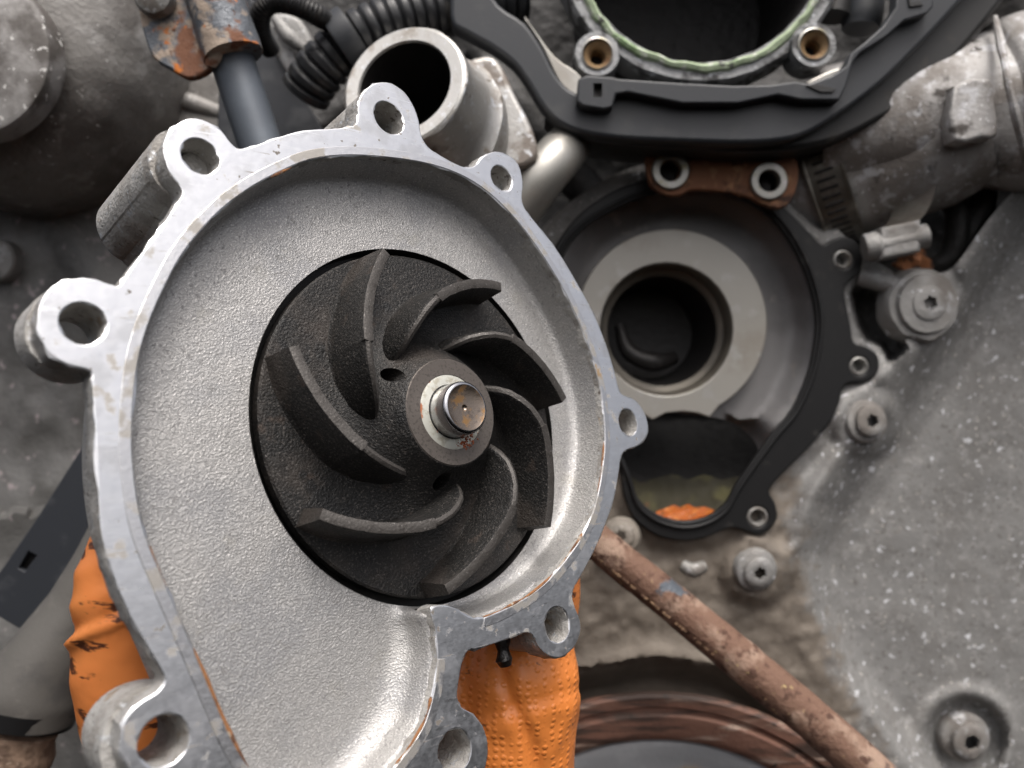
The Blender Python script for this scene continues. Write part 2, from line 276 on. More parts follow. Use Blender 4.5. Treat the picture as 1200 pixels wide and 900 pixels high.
def smooth_poly(pts, closed=True, step=None, sub=4):
    pts = [Vector(p) for p in pts]; n = len(pts); out = []
    rng = range(n) if closed else range(n - 1)
    for i in rng:
        if closed: p0, p1, p2, p3 = pts[(i - 1) % n], pts[i], pts[(i + 1) % n], pts[(i + 2) % n]
        else:
            p1, p2 = pts[i], pts[i + 1]
            p0 = pts[i - 1] if i > 0 else p1 * 2 - p2
            p3 = pts[i + 2] if i + 2 < n else p2 * 2 - p1
        for k in range(sub):
            t = k / sub
            out.append(0.5 * ((2 * p1) + (p2 - p0) * t + (2 * p0 - 5 * p1 + 4 * p2 - p3) * t * t + (3 * p1 - p0 - 3 * p2 + p3) * t ** 3))
    if not closed: out.append(pts[-1])
    return out

def circle(cx, cy, r, n=36): return [Vector((cx + r * math.cos(2 * math.pi * i / n), cy + r * math.sin(2 * math.pi * i / n))) for i in range(n)]

def plate(name, loops, z0, z1, mt, parent=None, bevel=0.4, xf=None, angle=40.0, face_mat=None, face_axis=None, jitter=0.0, bres=2):
    """extruded 2-D outline with holes: loops in mm, from height z0 to z1 (z1 faces the viewer). xf maps (a,b,c) to mm"""
    cu = bpy.data.curves.new(name, 'CURVE'); cu.dimensions = '2D'; cu.fill_mode = 'BOTH'
    for lp in loops:
        sp = cu.splines.new('POLY'); sp.points.add(len(lp) - 1)
        for q, p in zip(sp.points, lp): q.co = (p[0], p[1], 0, 1)
        sp.use_cyclic_u = True
    cu.extrude = (z1 - z0) / 2 - bevel; cu.bevel_depth = bevel; cu.bevel_resolution = bres; cu.offset = -bevel
    ob = bpy.data.objects.new(name, cu); COL.objects.link(ob)
    dg = bpy.context.evaluated_depsgraph_get(); dg.update()
    me = bpy.data.meshes.new_from_object(ob.evaluated_get(dg))
    bpy.data.objects.remove(ob); bpy.data.curves.remove(cu)
    me.materials.clear()
    bm = bmesh.new(); bm.from_mesh(me)
    bmesh.ops.remove_doubles(bm, verts=bm.verts, dist=0.001)
    bmesh.ops.recalc_face_normals(bm, faces=bm.faces)
    zc = (z0 + z1) / 2
    flats = [abs(f_.normal.z) > 0.995 for f_ in bm.faces]
    if face_mat:
        for f_ in bm.faces:
            f_.material_index = 1 if (f_.normal.z > 0.55 and f_.calc_center_median().z > 0) else 0
    for v in bm.verts:
        c = v.co.copy(); c.z += zc
        if jitter and c.z < z1 - 0.15:
            d = (mnoise.noise_vector(c * 0.45) + mnoise.noise_vector(c * 1.3) * 0.6) * jitter
            c.x += d.x; c.y += d.y
        v.co = (Vector(xf(*c)) if xf else c) * S
    bm.to_mesh(me); bm.free()
    mats = [mt] if not face_mat else [mt, face_mat]
    me.name = name
    finish(me, mats, angle)
    for p_, k_ in zip(me.polygons, flats):
        if k_: p_.use_smooth = False
    return link(name, me, parent)

def basis(axis):
    w = Vector(axis).normalized()
    a = Vector((0, 0, 1)) if abs(w.z) < 0.9 else Vector((1, 0, 0))
    u = a.cross(w).normalized(); v = w.cross(u)
    return u, v, w

def lathe(name, prof, origin, axis, mt, parent=None, n=56, angle=35.0, wob=0.0, closed=False):
    """prof = [(radius, height along axis)] ; r=0 ends collapse"""
    u, v, w = basis(axis); o = Vector(origin); vs = []; fs = []; idx = []
    for r, h in prof:
        if r <= 1e-6:
            idx.append([len(vs)] * n); vs.append(o + w * h)
        else:
            row = []
            for i in range(n):
                a = 2 * math.pi * i / n
                rr = r
                if wob: rr += wob * mnoise.noise(Vector((math.cos(a) * r, math.sin(a) * r, h)) * 0.15)
                row.append(len(vs)); vs.append(o + u * (rr * math.cos(a)) + v * (rr * math.sin(a)) + w * h)
            idx.append(row)
    seq = list(range(len(prof) - 1))
    pairs = [(k, k + 1) for k in seq] + ([(len(prof) - 1, 0)] if closed else [])
    for k, k2 in pairs:
        A, B = idx[k], idx[k2]
        for i in range(n):
            j = (i + 1) % n
            f_ = []
            for q in (A[i], A[j], B[j], B[i]):
                if q not in f_: f_.append(q)
            if len(f_) >= 3: fs.append(f_)
    return mesh(name, vs, fs, mt, parent, angle)

def tube(name, pts, radii, mt, parent=None, n=20, cap=True, sub=6, wob=0.0, ws=0.1, angle=40.0, ridge=None, flat=None):
    pts = [Vector(p) for p in pts]
    if not isinstance(radii, (list, tuple)): radii = [radii] * len(pts)
    q = smooth_poly([(*p, r) if False else p for p in pts], closed=False, sub=sub)
    rr = []
    for i in range(len(pts) - 1):
        for k in range(sub): rr.append(radii[i] + (radii[i + 1] - radii[i]) * k / sub)
    rr.append(radii[-1])
    T = [(q[min(i + 1, len(q) - 1)] - q[max(i - 1, 0)]).normalized() for i in range(len(q))]
    u, v, w = basis(T[0]); vs = []; fs = []
    dist = 0.0
    for i, p in enumerate(q):
        if i: dist += (q[i] - q[i - 1]).length
        t = T[i]; u = (u - t * u.dot(t)).normalized(); v = t.cross(u)
        r = rr[i]
        if ridge: r = ridge(dist, r)
        for k in range(n):
            a = 2 * math.pi * k / n
            d = u * math.cos(a) + v * math.sin(a)
            r2 = r + (wob * mnoise.noise((p + d * r) * ws) if wob else 0)
            vs.append(p + d * r2)
    for i in range(len(q) - 1):
        for k in range(n):
            fs.append([i * n + k, i * n + (k + 1) % n, (i + 1) * n + (k + 1) % n, (i + 1) * n + k])
    if cap:
        fs.append(list(range(n))[::-1]); fs.append(list(range((len(q) - 1) * n, len(q) * n)))
    return mesh(name, vs, fs, mt, parent, angle)

def inside(poly, x, y):
    c = False; j = len(poly) - 1
    for i in range(len(poly)):
        xi, yi = poly[i][0], poly[i][1]; xj, yj = poly[j][0], poly[j][1]
        if (yi > y) != (yj > y) and x < (xj - xi) * (y - yi) / (yj - yi) + xi: c = not c
        j = i
    return c

def np_inside(poly, X, Y):
    c = np.zeros(X.shape, bool); j = len(poly) - 1
    for i in range(len(poly)):
        xi, yi = poly[i][0], poly[i][1]; xj, yj = poly[j][0], poly[j][1]
        if yi != yj:
            m_ = ((yi > Y) != (yj > Y)) & (X < (xj - xi) * (Y - yi) / (yj - yi) + xi)
            c ^= m_
        j = i
    return c

def np_dist(poly, X, Y, closed=True):
    d = np.full(X.shape, 1e9); n = len(poly)
    for i in range(n if closed else n - 1):
        ax, ay = poly[i][0], poly[i][1]; bx, by = poly[(i + 1) % n][0], poly[(i + 1) % n][1]
        dx, dy = bx - ax, by - ay; l2 = dx * dx + dy * dy + 1e-12
        t = np.clip(((X - ax) * dx + (Y - ay) * dy) / l2, 0, 1)
        d = np.minimum(d, np.hypot(X - ax - t * dx, Y - ay - t * dy))
    return d

def sstep(a, b, x):
    t = np.clip((x - a) / (b - a), 0, 1); return t * t * (3 - 2 * t)

def sheet(name, outer, holes, step, depth, to3d, mt, parent=None, skirt=None, hole_skirt=None, seed=1, extra=(), angle=50.0, bands=(), clear=0.0):
    """triangulated relief inside a 2-D outline with holes. depth(X,Y)->z arrays; to3d(x,y,z)->mm; skirt = depth change of a side wall along the outline"""
    rng = np.random.RandomState(seed)
    ox = [p[0] for p in outer]; oy = [p[1] for p in outer]
    gx, gy = np.meshgrid(np.arange(min(ox), max(ox), step), np.arange(min(oy), max(oy), step))
    gx = gx + rng.uniform(-.25, .25, gx.shape) * step; gy = gy + rng.uniform(-.25, .25, gy.shape) * step
    gx = gx.ravel(); gy = gy.ravel()
    ok = np_inside(outer, gx, gy) & (np_dist(outer, gx, gy) > step * 0.5)
    for h in holes: ok &= (~np_inside(h, gx, gy)) & (np_dist(h, gx, gy) > step * 0.5)
    if clear: ok &= np_dist(outer, gx, gy) > clear
    pts = [Vector((float(a), float(b))) for a, b in zip(gx[ok], gy[ok])]
    edges = []
    for lp, keep_ in bands:
        n_ = len(lp); ids = {}
        for i_, (p_, k_) in enumerate(zip(lp, keep_)):
            if k_: ids[i_] = len(pts); pts.append(Vector((p_[0], p_[1])))
        for i_ in range(n_):
            if i_ in ids and (i_ + 1) % n_ in ids: edges.append((ids[i_], ids[(i_ + 1) % n_]))
    for lp in [outer] + list(holes):
        k = len(pts); n = len(lp)
        pts += [Vector((p[0], p[1])) for p in lp]
        edges += [(k + i, k + (i + 1) % n) for i in range(n)]
    r = delaunay_2d_cdt(pts, edges, [], 0, 1e-5)
    vv, tri = r[0], r[2]
    X = np.array([p[0] for p in vv]); Y = np.array([p[1] for p in vv])
    cx = np.array([sum(X[i] for i in t) / len(t) for t in tri]); cy = np.array([sum(Y[i] for i in t) / len(t) for t in tri])
    keep = np_inside(outer, cx, cy)
    for h in holes: keep &= ~np_inside(h, cx, cy)
    faces = [list(t) for t, k in zip(tri, keep) if k]
    Z = depth(X, Y)
    vs = [to3d(float(a), float(b), float(c)) for a, b, c in zip(X, Y, Z)]
    for lp, sk in [(outer, skirt)] + [(h, hole_skirt) for h in holes]:
        if not sk: continue
        ax = np.array([p[0] for p in lp]); ay = np.array([p[1] for p in lp]); az = depth(ax, ay)
        k = len(vs); n = len(lp)
        for a, b, c in zip(ax, ay, az): vs.append(to3d(float(a), float(b), float(c)))
        for a, b, c in zip(ax, ay, az): vs.append(to3d(float(a), float(b), float(c) + sk))
        for i in range(n): faces.append([k + i, k + (i + 1) % n, k + n + (i + 1) % n, k + n + i])
    return mesh(name, vs, faces, mt, parent, angle)

def fbm(X, Y, s, amp, seed=0.0, octv=3):
    return np.array([amp * mnoise.fractal(Vector((float(a) * s + seed, float(b) * s - seed, seed * 3.1)), 0.9, 2.1, octv) for a, b in zip(X, Y)])

# engine-plane plates: pixel outlines at depth Y
def eng(Y):
    k = Y / FPX
    def topix(x, y): return Vector(((x - 600.0) * k, (450.0 - y) * k))
    return topix, (lambda a, b, c: (a, Y - c, b)), k

def eplate(name, loops_px, Y, thick, mt, parent=None, bevel=0.6, sub=4, smooth=True, **kw):
    """flat plate facing the camera, front face at depth Y; loops in photo pixels ('c',x,y,r) = round hole"""
    tp, xf, k = eng(Y); L_ = []
    for lp in loops_px:
        if lp[0] == 'c': c = tp(lp[1], lp[2]); L_.append(circle(c.x, c.y, lp[3] * k))
        else:
            q = [tp(*p) for p in lp]
            L_.append(smooth_poly(q, True, sub=sub) if smooth else q)
    return plate(name, L_, -thick, 0, mt, parent, bevel, xf, **kw)

# ------------------------------------------------------------------ the water pump (own frame: u right, v up, w out of the rim face)
TH, PH = R(42), R(12)
pn = Vector((math.sin(TH) * math.cos(PH), -math.cos(TH) * math.cos(PH), math.sin(PH)))
pu = Vector((math.cos(TH), math.sin(TH), 0)); pv = pn.cross(pu)
DEPTH = 10.4
PC = Vector((-22.11, 194.15, -9.03)); PO = PC + pn * DEPTH

def up(x, y, w=0.0):
    d = Vector(((x - 600) / FPX, 1.0, (450 - y) / FPX))
    t = (PO + pn * w).dot(pn) / d.dot(pn)
    q = d * t - PO
    return Vector((q.dot(pu), q.dot(pv)))

pump = thing('water_pump', 'silver aluminium water pump with black seven-bladed impeller held up by an orange glove', 'water pump')
mw = Matrix((pu, pv, pn)).transposed().to_4x4(); mw.translation = PO * S
pump.matrix_world = mw

OUT = [(107,447),(108,438),(101,433),(80,428),(60,417),(48,400),(43,377),(47,353),(60,336),(80,327),(107,326),(127,332),(139,334),(147,322),
 (168,293),(187,269),(203,243),(213,227),(207,213),(197,200),(192,180),(195,160),(207,145),(223,138),(243,142),(260,153),(271,167),(281,174),(296,171),(317,163),(337,157),(363,152),(393,150),(413,147),(419,138),(419,123),(424,109),(437,98),(453,96),(470,104),(483,120),(491,140),(494,158),(502,172),(517,182),(533,191),(548,196),(558,192),(566,183),(580,177),(597,182),(608,193),(613,213),(612,232),(616,245),(630,263),(647,284),
 (661,305),(677,332),(696,367),(710,402),(720,434),(726,457),(732,463),(744,468),(755,482),(760,500),(757,513),(747,523),(734,528),(728,536),(725,557),(720,583),(713,606),(700,638),(686,666),(674,687),(671,698),(674,711),(680,727),(680,743),(672,760),(657,771),(641,768),(630,757),(624,745),(614,742),(588,752),(563,760),(549,763),(543,774),(539,793),(536,818),(541,828),(554,836),(566,851),(572,870),(571,892),(562,915),(545,932),
 (520,945),(500,975),(460,1000),(400,1008),(330,990),(290,955),(250,938),(215,930),(180,925),(155,908),(141,884),(140,863),(147,841),(163,823),(183,811),(192,799),(188,786),(173,760),(157,733),(140,697),(128,663),(118,627),(115,590),(112,533),(110,490)]
INN = [(213,300),(187,350),(169,397),(160,440),(156,487),(156,533),(160,573),(167,612),(178,645),(200,697),(220,743),(240,790),(260,838),(279,878),(300,910),(330,940),(370,958),(410,950),(440,925),(463,897),(482,872),(497,846),(505,820),(510,793),(512,762),(509,735),(504,718),(509,710),(521,709),(534,712),(546,720),(560,724),(580,718),(597,710),(620,697),(643,678),(664,653),(681,628),(694,600),(703,563),(708,517),(705,470),(698,434),(687,400),(673,366),(656,333),(636,301),(617,274),(597,250),(573,227),(546,209),(517,197),(483,189),(440,184),(400,183),(363,188),(333,200),(300,217),(267,240),(240,266)]
out_l = smooth_poly([up(*p) for p in OUT], sub=3)
inn_l = smooth_poly([up(*p) for p in INN], sub=3)
def offset_loop(lp, d):
    n = len(lp); area = sum(lp[i][0] * lp[(i + 1) % n][1] - lp[(i + 1) % n][0] * lp[i][1] for i in range(n))
    s = 1 if area > 0 else -1; o = []
    for i in range(n):
        t = (lp[(i + 2) % n] - lp[i - 2]).normalized()
        o.append(lp[i] + Vector((t.y, -t.x)) * (d * s))
    return o
lip_l = offset_loop(inn_l, 2.0)
HOLES = [((98, 379), 3.75, 13), ((235, 183), 3.75, 44), ((456, 138), 4.2, 22), ((588, 209), 3.7, 9), ((736, 495), 3.9, 9), ((653, 732), 4.2, 19), ((533, 880), 4.3, 15), ((192, 868), 4.1, 17)]
hole_c = [(up(*p), r, d) for p, r, d in HOLES]
housing = plate('housing', [out_l, inn_l] + [circle(c.x, c.y, r) for c, r, d in hole_c], -6.0, 0.0, 'castedge', pump, bevel=0.35, face_mat='machined', jitter=0.55)
tongue = up(522, 711)
far = [(p - tongue).length > 11 for p in inn_l]
k0 = next(i for i in range(len(inn_l)) if far[i] and not far[i - 1])
seq_ = [(k0 + i) % len(inn_l) for i in range(len(inn_l)) if far[(k0 + i) % len(inn_l)]]
o_lo, o_hi = offset_loop(inn_l, 0.25), offset_loop(inn_l, 2.3)
lip = plate('sealing_lip', [[o_lo[i] for i in seq_] + [o_hi[i] for i in reversed(seq_)]], -1.0, 0.16, 'lip', housing, bevel=0.12)
# rust that has crept along the inner edge
def rust_run(a, b, r):
    ia = min(range(len(inn_f0)), key=lambda i: (inn_f0[i] - up(*a)).length); ib = min(range(len(inn_f0)), key=lambda i: (inn_f0[i] - up(*b)).length)
    if ib < ia: ia, ib = ib, ia
    seg = [inn_f0[i] for i in range(ia, ib + 1)]
    q = [Vector((p.x, p.y, -0.15 + 0.12 * mnoise.noise(Vector((p.x, p.y, 0)) * 0.3))) for p in seg]
    rr = [max(0.05, r * (0.55 + 0.9 * mnoise.noise(Vector((p.x, p.y, 7)) * 0.22))) for p in seg]
    rr[0] = rr[-1] = 0.03
    tube('rust_deposit', q, rr, 'rustline', housing, n=8, sub=1)
inn_f0 = smooth_poly([up(*p) for p in INN], sub=6)
rust_run((176, 640), (196, 690), 0.30); rust_run((225, 755), (292, 900), 0.55); rust_run((462, 898), (506, 815), 0.45)
rust_run((566, 722), (684, 622), 0.50); rust_run((701, 575), (707, 520), 0.35); rust_run((345, 196), (318, 208), 0.45)
# boss columns behind the flange
BOSSR = [8.3, 8.6, 8.2, 6.0, 6.2, 6.9, 8.0, 8.8]
for (c, r, d), br in zip(hole_c, BOSSR):
    lathe('boss', [(r, -5.4), (br - 0.3, -5.4), (br, -6.5), (br, -d + 1), (br - 0.8, -d), (r + 0.5, -d), (r, -d + 0.6)], (c.x, c.y, 0), (0, 0, 1), 'castedge', housing, n=40, wob=0.5, closed=True)
# a web from the long boss to the volute wall, a stub of casting under the top boss
def box(name, x0, x1, y0, y1, z0, z1, mt, parent, bevel=0.5, xf=None):
    return plate(name, [[Vector((x0, y0)), Vector((x1, y0)), Vector((x1, y1)), Vector((x0, y1))]], z0, z1, mt, parent, bevel, xf)
cA = hole_c[1][0]; dA = -cA.normalized(); nA = Vector((-dA.y, dA.x))
plate('web', [[cA - dA * 3 + nA * 9.2, cA + dA * 11 + nA * 9.6, cA + dA * 11 - nA * 8, cA - dA * 3 - nA * 8.4]], -44.5, -6.2, 'castedge', housing, bevel=1.2, jitter=0.6)
cT = hole_c[2][0]; dT = -cT.normalized(); nT = Vector((-dT.y, dT.x))
plate('web', [[cT + nT * 8, cT + dT * 8.5 + nT * 9, cT + dT * 8.5 - nT * 9, cT - nT * 8]], -20, -6.2, 'castedge', housing, bevel=1.0, jitter=0.6)
# volute bowl
WELL_R = 44.07
well_c = [Vector((WELL_R * math.cos(2 * math.pi * i / 120), WELL_R * math.sin(2 * math.pi * i / 120))) for i in range(120)]
bowl_o = offset_loop(inn_l, 0.8)
def bowl_depth(X, Y):
    """steep drafted wall, then a fillet into the floor; the fillet widens in the outlet duct"""
    d = np_dist(inn_f, X, Y); ins = np_inside(inn_f, X, Y)
    d = np.where(ins | (d < 1e-4), d, -d)
    big = sstep(-38, -62, Y) * sstep(-60, 0, X)
    fr = 3.4 + 4.6 * big
    dr = 0.9 + 0.5 * big                       # draft of the straight wall
    h0 = 2.0; hw = DEPTH - fr * (1 - 0.25)
    t = np.clip((d - dr) / fr, 0, 1)
    wall = np.where(d < dr, h0 + (hw - h0) * np.clip(d / dr, 0, 1), hw + (DEPTH - hw) * np.sqrt(np.clip(1 - (1 - t) ** 2, 0, 1)))
    z = -np.where(d < 0, h0, wall)
    r = np.hypot(X, Y); fl = sstep(0, 2.0, r - WELL_R)
    return z * fl + np.minimum(z, -DEPTH + 0.2) * (1 - fl)
inn_f = smooth_poly([up(*p) for p in INN], sub=5)
bowl_bands = []
for dd in (0.0, 0.45, 0.9, 1.25, 1.5, 1.8, 2.2, 2.7, 3.3, 4.0, 4.8, 5.6, 6.6, 8.0, 9.6):
    lp = offset_loop(inn_f, -dd)
    bx_ = np.array([p.x for p in lp]); by_ = np.array([p.y for p in lp])
    kp = (np.hypot(bx_, by_) > WELL_R + 0.5)
    if dd > 0: kp &= np_inside(inn_f, bx_, by_) & (np_dist(inn_f, bx_, by_) > dd - 0.12)
    bowl_bands.append((lp, kp))
# the tongue cuts close to the well: keep only well points inside the bowl
well_in = [p for p in well_c]
sheet('volute_bowl', bowl_o, [well_c], 1.3, bowl_depth, lambda a, b, c: (a, b, c), 'blasted', housing, seed=3, angle=80, bands=bowl_bands, clear=10.0)
lathe('impeller_well', [(WELL_R, -DEPTH + 0.25), (WELL_R, -DEPTH - 5.5), (6.0, -DEPTH - 5.5)], (0, 0, 0), (0, 0, 1), 'well', housing, n=120)
# back of the casting and bearing nose
plate('side_wall', [offset_loop(inn_l, 3.2), offset_loop(inn_l, 1.2)], -20.5, -5.6, 'castedge', housing, bevel=0.3)
plate('back_shell', [offset_loop(inn_l, 3.0)], -23, -20, 'castedge', housing, bevel=1.2, bres=3)
lathe('bearing_nose', [(30, -22.5), (27, -24), (24, -30), (23, -38), (0, -38)], (0, 0, 0), (0, 0, 1), 'castedge', housing, n=40)

# impeller
def boolean_diff(ob, cutters):
    for c in cutters:
        md = ob.modifiers.new('cut', 'BOOLEAN'); md.operation = 'DIFFERENCE'; md.object = c; md.solver = 'EXACT'
    dg = bpy.context.evaluated_depsgraph_get(); dg.update()
    me = bpy.data.meshes.new_from_object(ob.evaluated_get(dg))
    old = ob.data; ob.modifiers.clear(); ob.data = me; bpy.data.meshes.remove(old)
    for c in cutters: bpy.data.objects.remove(c)
    me.shade_smooth(); me.set_sharp_from_angle(angle=R(40))
DT = -DEPTH + 0.8          # disc face level
HF = -DEPTH + 12.25                 # hub face level
imp = lathe('impeller', [(0, DT - 3.4), (41.9, DT - 3.4), (42.3, DT - 3.0), (42.3, DT - 0.5), (41.8, DT), (38, DT + 0.05), (30, DT + 0.15), (25, DT + 0.7), (21.5, DT + 1.9), (18.6, DT + 3.9), (16.5, DT + 6.2), (14.7, DT + 8.6), (13.5, HF - 0.9), (12.9, HF - 0.25), (0, HF - 0.25)], (0, 0, 0), (0, 0, 1), 'iron', pump, n=120)
cuts = []
for a in (142, -98, 22):
    c = lathe('cutter', [(0, -30), (1.9, -30), (1.9, 5), (0, 5)], (15.9 * math.cos(R(a)), 15.9 * math.sin(R(a)), 0), (0, 0, 1), 'iron', pump, n=20)
    cuts.append(c)
bpy.context.view_layer.update()
boolean_diff(imp, cuts)

def blade_mesh():
    rs = [16.2, 16.8, 17.6, 18.8, 20.2, 22, 24, 26, 28, 28.95, 29.2, 31, 33.5, 36, 38.5, 40.5, 41.8, 42.4]
    vs = []; fs = []; m_ = 0
    def hgt(r):
        if r < 29.2:
            t = (r - 16.0) / 13.2
            return 1.2 + 12.9 * (1 - (1 - t) ** 2.4)
        return 14.1 - (r - 29.2) / 13.2 * 4.6
    def ang(r):   # foot line of the outer flank
        xs = [16, 18, 21, 24, 27, 30, 34, 38, 42.5]; ys = [79, 75, 66, 55, 45.0, 34.5, 21, 10, -1]
        return R(float(np.interp(r, xs, ys)))
    pts = [Vector((r * math.cos(ang(r)), r * math.sin(ang(r)))) for r in rs]
    for i, r in enumerate(rs):
        t = (pts[min(i + 1, len(pts) - 1)] - pts[max(i - 1, 0)]).normalized()
        nn = Vector((t.y, -t.x))      # towards the clockwise flank
        if nn.dot(Vector((math.sin(ang(r)), -math.cos(ang(r))))) < 0: nn = -nn
        h = hgt(r)
        base = 0.6 if r > 24 else (24 - r) * 0.35 + 0.6
        full = min(1.0, 0.45 + (r - 16) / 6.0); wd = 4.0 * full; wt = (2.4 if r > 28 else 2.3 + 0.1 * (r - 16) / 12) * full
        c = wd / 2
        flat = r >= 29.0
        rnd = 0.16 if flat else 1.2 * full
        fr_ = 1.0 - 0.85 * float(sstep(38.0, 42.0, np.array([r]))[0])
        prof = [(-wd / 2 - 1.2 * fr_, -0.6), (-wd / 2 - 0.35 * fr_, 0.35 + base * .3), (-wd / 2, 1.1 + base * .4), (-wt / 2 - 0.12, h - rnd - 0.2), (-wt / 2 + rnd * 0.35, h - rnd * 0.3), (-wt / 2 + rnd, h), (wt / 2 - rnd, h), (wt / 2 - rnd * 0.35, h - rnd * 0.3), (wt / 2 + 0.12, h - rnd - 0.2), (wd / 2, 1.1 + base * .4), (wd / 2 + 0.35 * fr_, 0.35 + base * .3), (wd / 2 + 1.2 * fr_, -0.6)]
        m_ = len(prof)
        for a, z in prof:
            q = pts[i] + nn * (a + c + 0.3)
            vs.append((q.x, q.y, DT + max(z, -0.6)))
    for i in range(len(rs) - 1):
        for k in range(m_ - 1):
            fs.append([i * m_ + k, i * m_ + k + 1, (i + 1) * m_ + k + 1, (i + 1) * m_ + k])
    fs.append(list(range(m_))); fs.append(list(range((len(rs) - 1) * m_, len(rs) * m_))[::-1])
    return vs, fs
bvs, bfs = blade_mesh()
b0 = mesh('blade', bvs, bfs, ['iron', 'worniron'], imp, angle=32)
for p_ in b0.data.polygons:      # the turned and rubbed crest of each blade
    ks = [v_ % 12 for v_ in p_.vertices]
    if len(ks) == 4 and min(ks) >= 4 and max(ks) <= 7: p_.material_index = 1
b0.rotation_euler = (0, 0, R(109.0))
for k in range(1, 7):
    b = b0.copy(); COL.objects.link(b); b.parent = imp; b.rotation_euler = (0, 0, R(109.0 - k * 360 / 7))
lathe('hub_face', [(8.8, HF - 0.5), (9.0, HF), (12.6, HF), (12.95, HF - 0.4)], (0, 0, 0), (0, 0, 1), 'ringiron', imp, n=80)
lathe('retaining_ring', [(6.1, HF - 0.8), (6.6, HF - 0.05), (8.6, HF - 0.05), (9.05, HF - 0.25), (9.05, HF - 0.6)], (0, 0, 0), (0, 0, 1), 'zinc', imp, n=80)
SH = HF + 5.6
shaft = lathe('shaft', [(6.25, HF - 4), (6.25, SH - 0.9), (6.1, SH - 0.35), (5.75, SH - 0.05), (5.4, SH)], (0, 0, 0), (0, 0, 1), 'shaft', pump, n=80, angle=60)
lathe('shaft_end', [(5.42, SH), (5.1, SH - 0.15), (3.4, SH - 0.55), (1.2, SH - 0.75), (0.8, SH - 0.75), (0.6, SH - 1.1), (0, SH - 1.4)], (0, 0, 0), (0, 0, 1), 'shaftend', shaft, n=64, angle=60)
# rust crumbs on the ring
rnd = random.Random(4)
vs = []; fs = []
def crumb(cx, cy, cz, r):
    k = len(vs)
    for i in range(6):
        a = i / 6 * 2 * math.pi
        vs.append((cx + r * math.cos(a) * rnd.uniform(.6, 1.2), cy + r * math.sin(a) * rnd.uniform(.6, 1.2), cz))
    vs.append((cx, cy, cz + r * 0.7))
    for i in range(6): fs.append([k + i, k + (i + 1) % 6, k + 6])
for i in range(70):
    a = R(rnd.gauss(-68, 9)); r = rnd.uniform(6.6, 9.6)
    crumb(r * math.cos(a), r * math.sin(a), HF - 0.08, rnd.uniform(.15, .45))
for i in range(40):
    a = R(rnd.gauss(-2, 13)); r = rnd.uniform(8.0, 9.6)
    crumb(r * math.cos(a), r * math.sin(a), HF - 0.08, rnd.uniform(.12, .35))
rc = mesh('rust_crumbs', vs, fs, 'rustcrumb', imp); rc['kind'] = 'stuff'
# a blob of grease hanging under the lower boss
gv = up(592, 772, -8)
lathe('grease_blob', [(0, -2.0), (1.5, -1.6), (2.1, 0), (1.6, 1.3), (1.5, 2.4), (2.2, 4.0), (2.4, 6.5), (0, 8)], (gv.x, gv.y, -8), (-0.1, 1, 0), 'gunk', housing, n=20, wob=1.4)

# ------------------------------------------------------------------ engine behind: block coloured near black for deep shade, closes the view
block = thing('engine_block', 'oily engine block, darkened for shade, seen in the gaps behind all the parts', 'engine', (0, 420, -300))
def blk(X, Y): return fbm(X, Y, 0.012, 10.0, 2.0)
sheet('block_face', [Vector(p) for p in [(-250, -260), (1450, -260), (1450, 1160), (-250, 1160)]], [], 28, lambda X, Y: 410 + fbm(X, Y, 0.01, 12.0, 2.0), lambda a, b, c: P(a, b, c), 'block', block)
for i, (a, b, c, d, r) in enumerate([(560, 60, 690, 230, 9), (640, 120, 760, 180, 6), (980, 250, 1260, 150, 10), (180, 260, 420, 120, 9), (-40, 700, 120, 1000, 12)]):
    tube('rib', [P(a, b, 398), P((a + c) / 2, (b + d) / 2, 392), P(c, d, 398)], r, 'block', block, n=12, wob=1.5)
settle(block)

# ------------------------------------------------------------------ engine front cover with the pump seat
cover = thing('engine_front_cover', 'grey corroded cast engine front cover with open round pump seat and volute', 'engine cover', (90, 330, -160))
VOL_IN = [(663,293),(683,268),(710,250),(750,231),(790,222),(835,222),(880,236),(912,262),(937,300),(953,343),(958,383),(950,433),(930,480),(908,506),(883,540),(863,569),(850,592),(828,607),(800,612),(770,604),(748,585),(738,555),(720,520),(690,490),(655,440),(640,390),(645,335)]
VOL_OUT = [(640,310),(653,284),(683,247),(733,217),(790,207),(850,210),(905,232),(943,266),(963,286),(975,281),(990,277),(1004,283),(1012,300),(1007,319),(994,331),(990,343),(997,380),(1001,401),(1015,406),(1029,417),(1029,437),(1014,448),(995,449),(987,458),(982,480),(967,503),(943,530),(917,556),(902,575),(909,590),(911,608),(901,622),(888,627),(872,622),(855,619),(828,630),(800,634),(768,627),(743,607),(731,580),(726,550),(705,520),(675,495),(640,445),(624,390),(630,340)]
RIDGE = [(1330,90),(1200,228),(1165,285),(1115,360),(1060,440),(1010,520),(965,590),(945,650),(955,720),(985,790),(1030,850),(1090,930),(1150,1010)]
POCKET = [(995,342),(1008,329),(1026,338),(1044,350),(1052,372),(1060,396),(1066,410),(1052,424),(1040,428),(1030,408),(1012,400),(1003,384),(997,362)]
PITS = [(560,800),(640,792),(700,780),(770,768),(850,783),(920,826),(985,885),(1040,960),(1040,1100),(560,1100)]
C_OUT = [(540,470),(585,345),(625,283),(652,250),(690,222),(735,198),(790,188),(860,190),(905,208),(948,240),(985,272),(1018,300),(1045,318),(1062,338),(1080,322),(1110,318),(1128,300),(1150,268),(1180,232),(1230,180),(1330,80),(1340,1010),(520,1010),(530,700)]
BOLTS = [(1086, 356, 'dome'), (1015, 494, 'torx'), (886, 668, 'torx')]
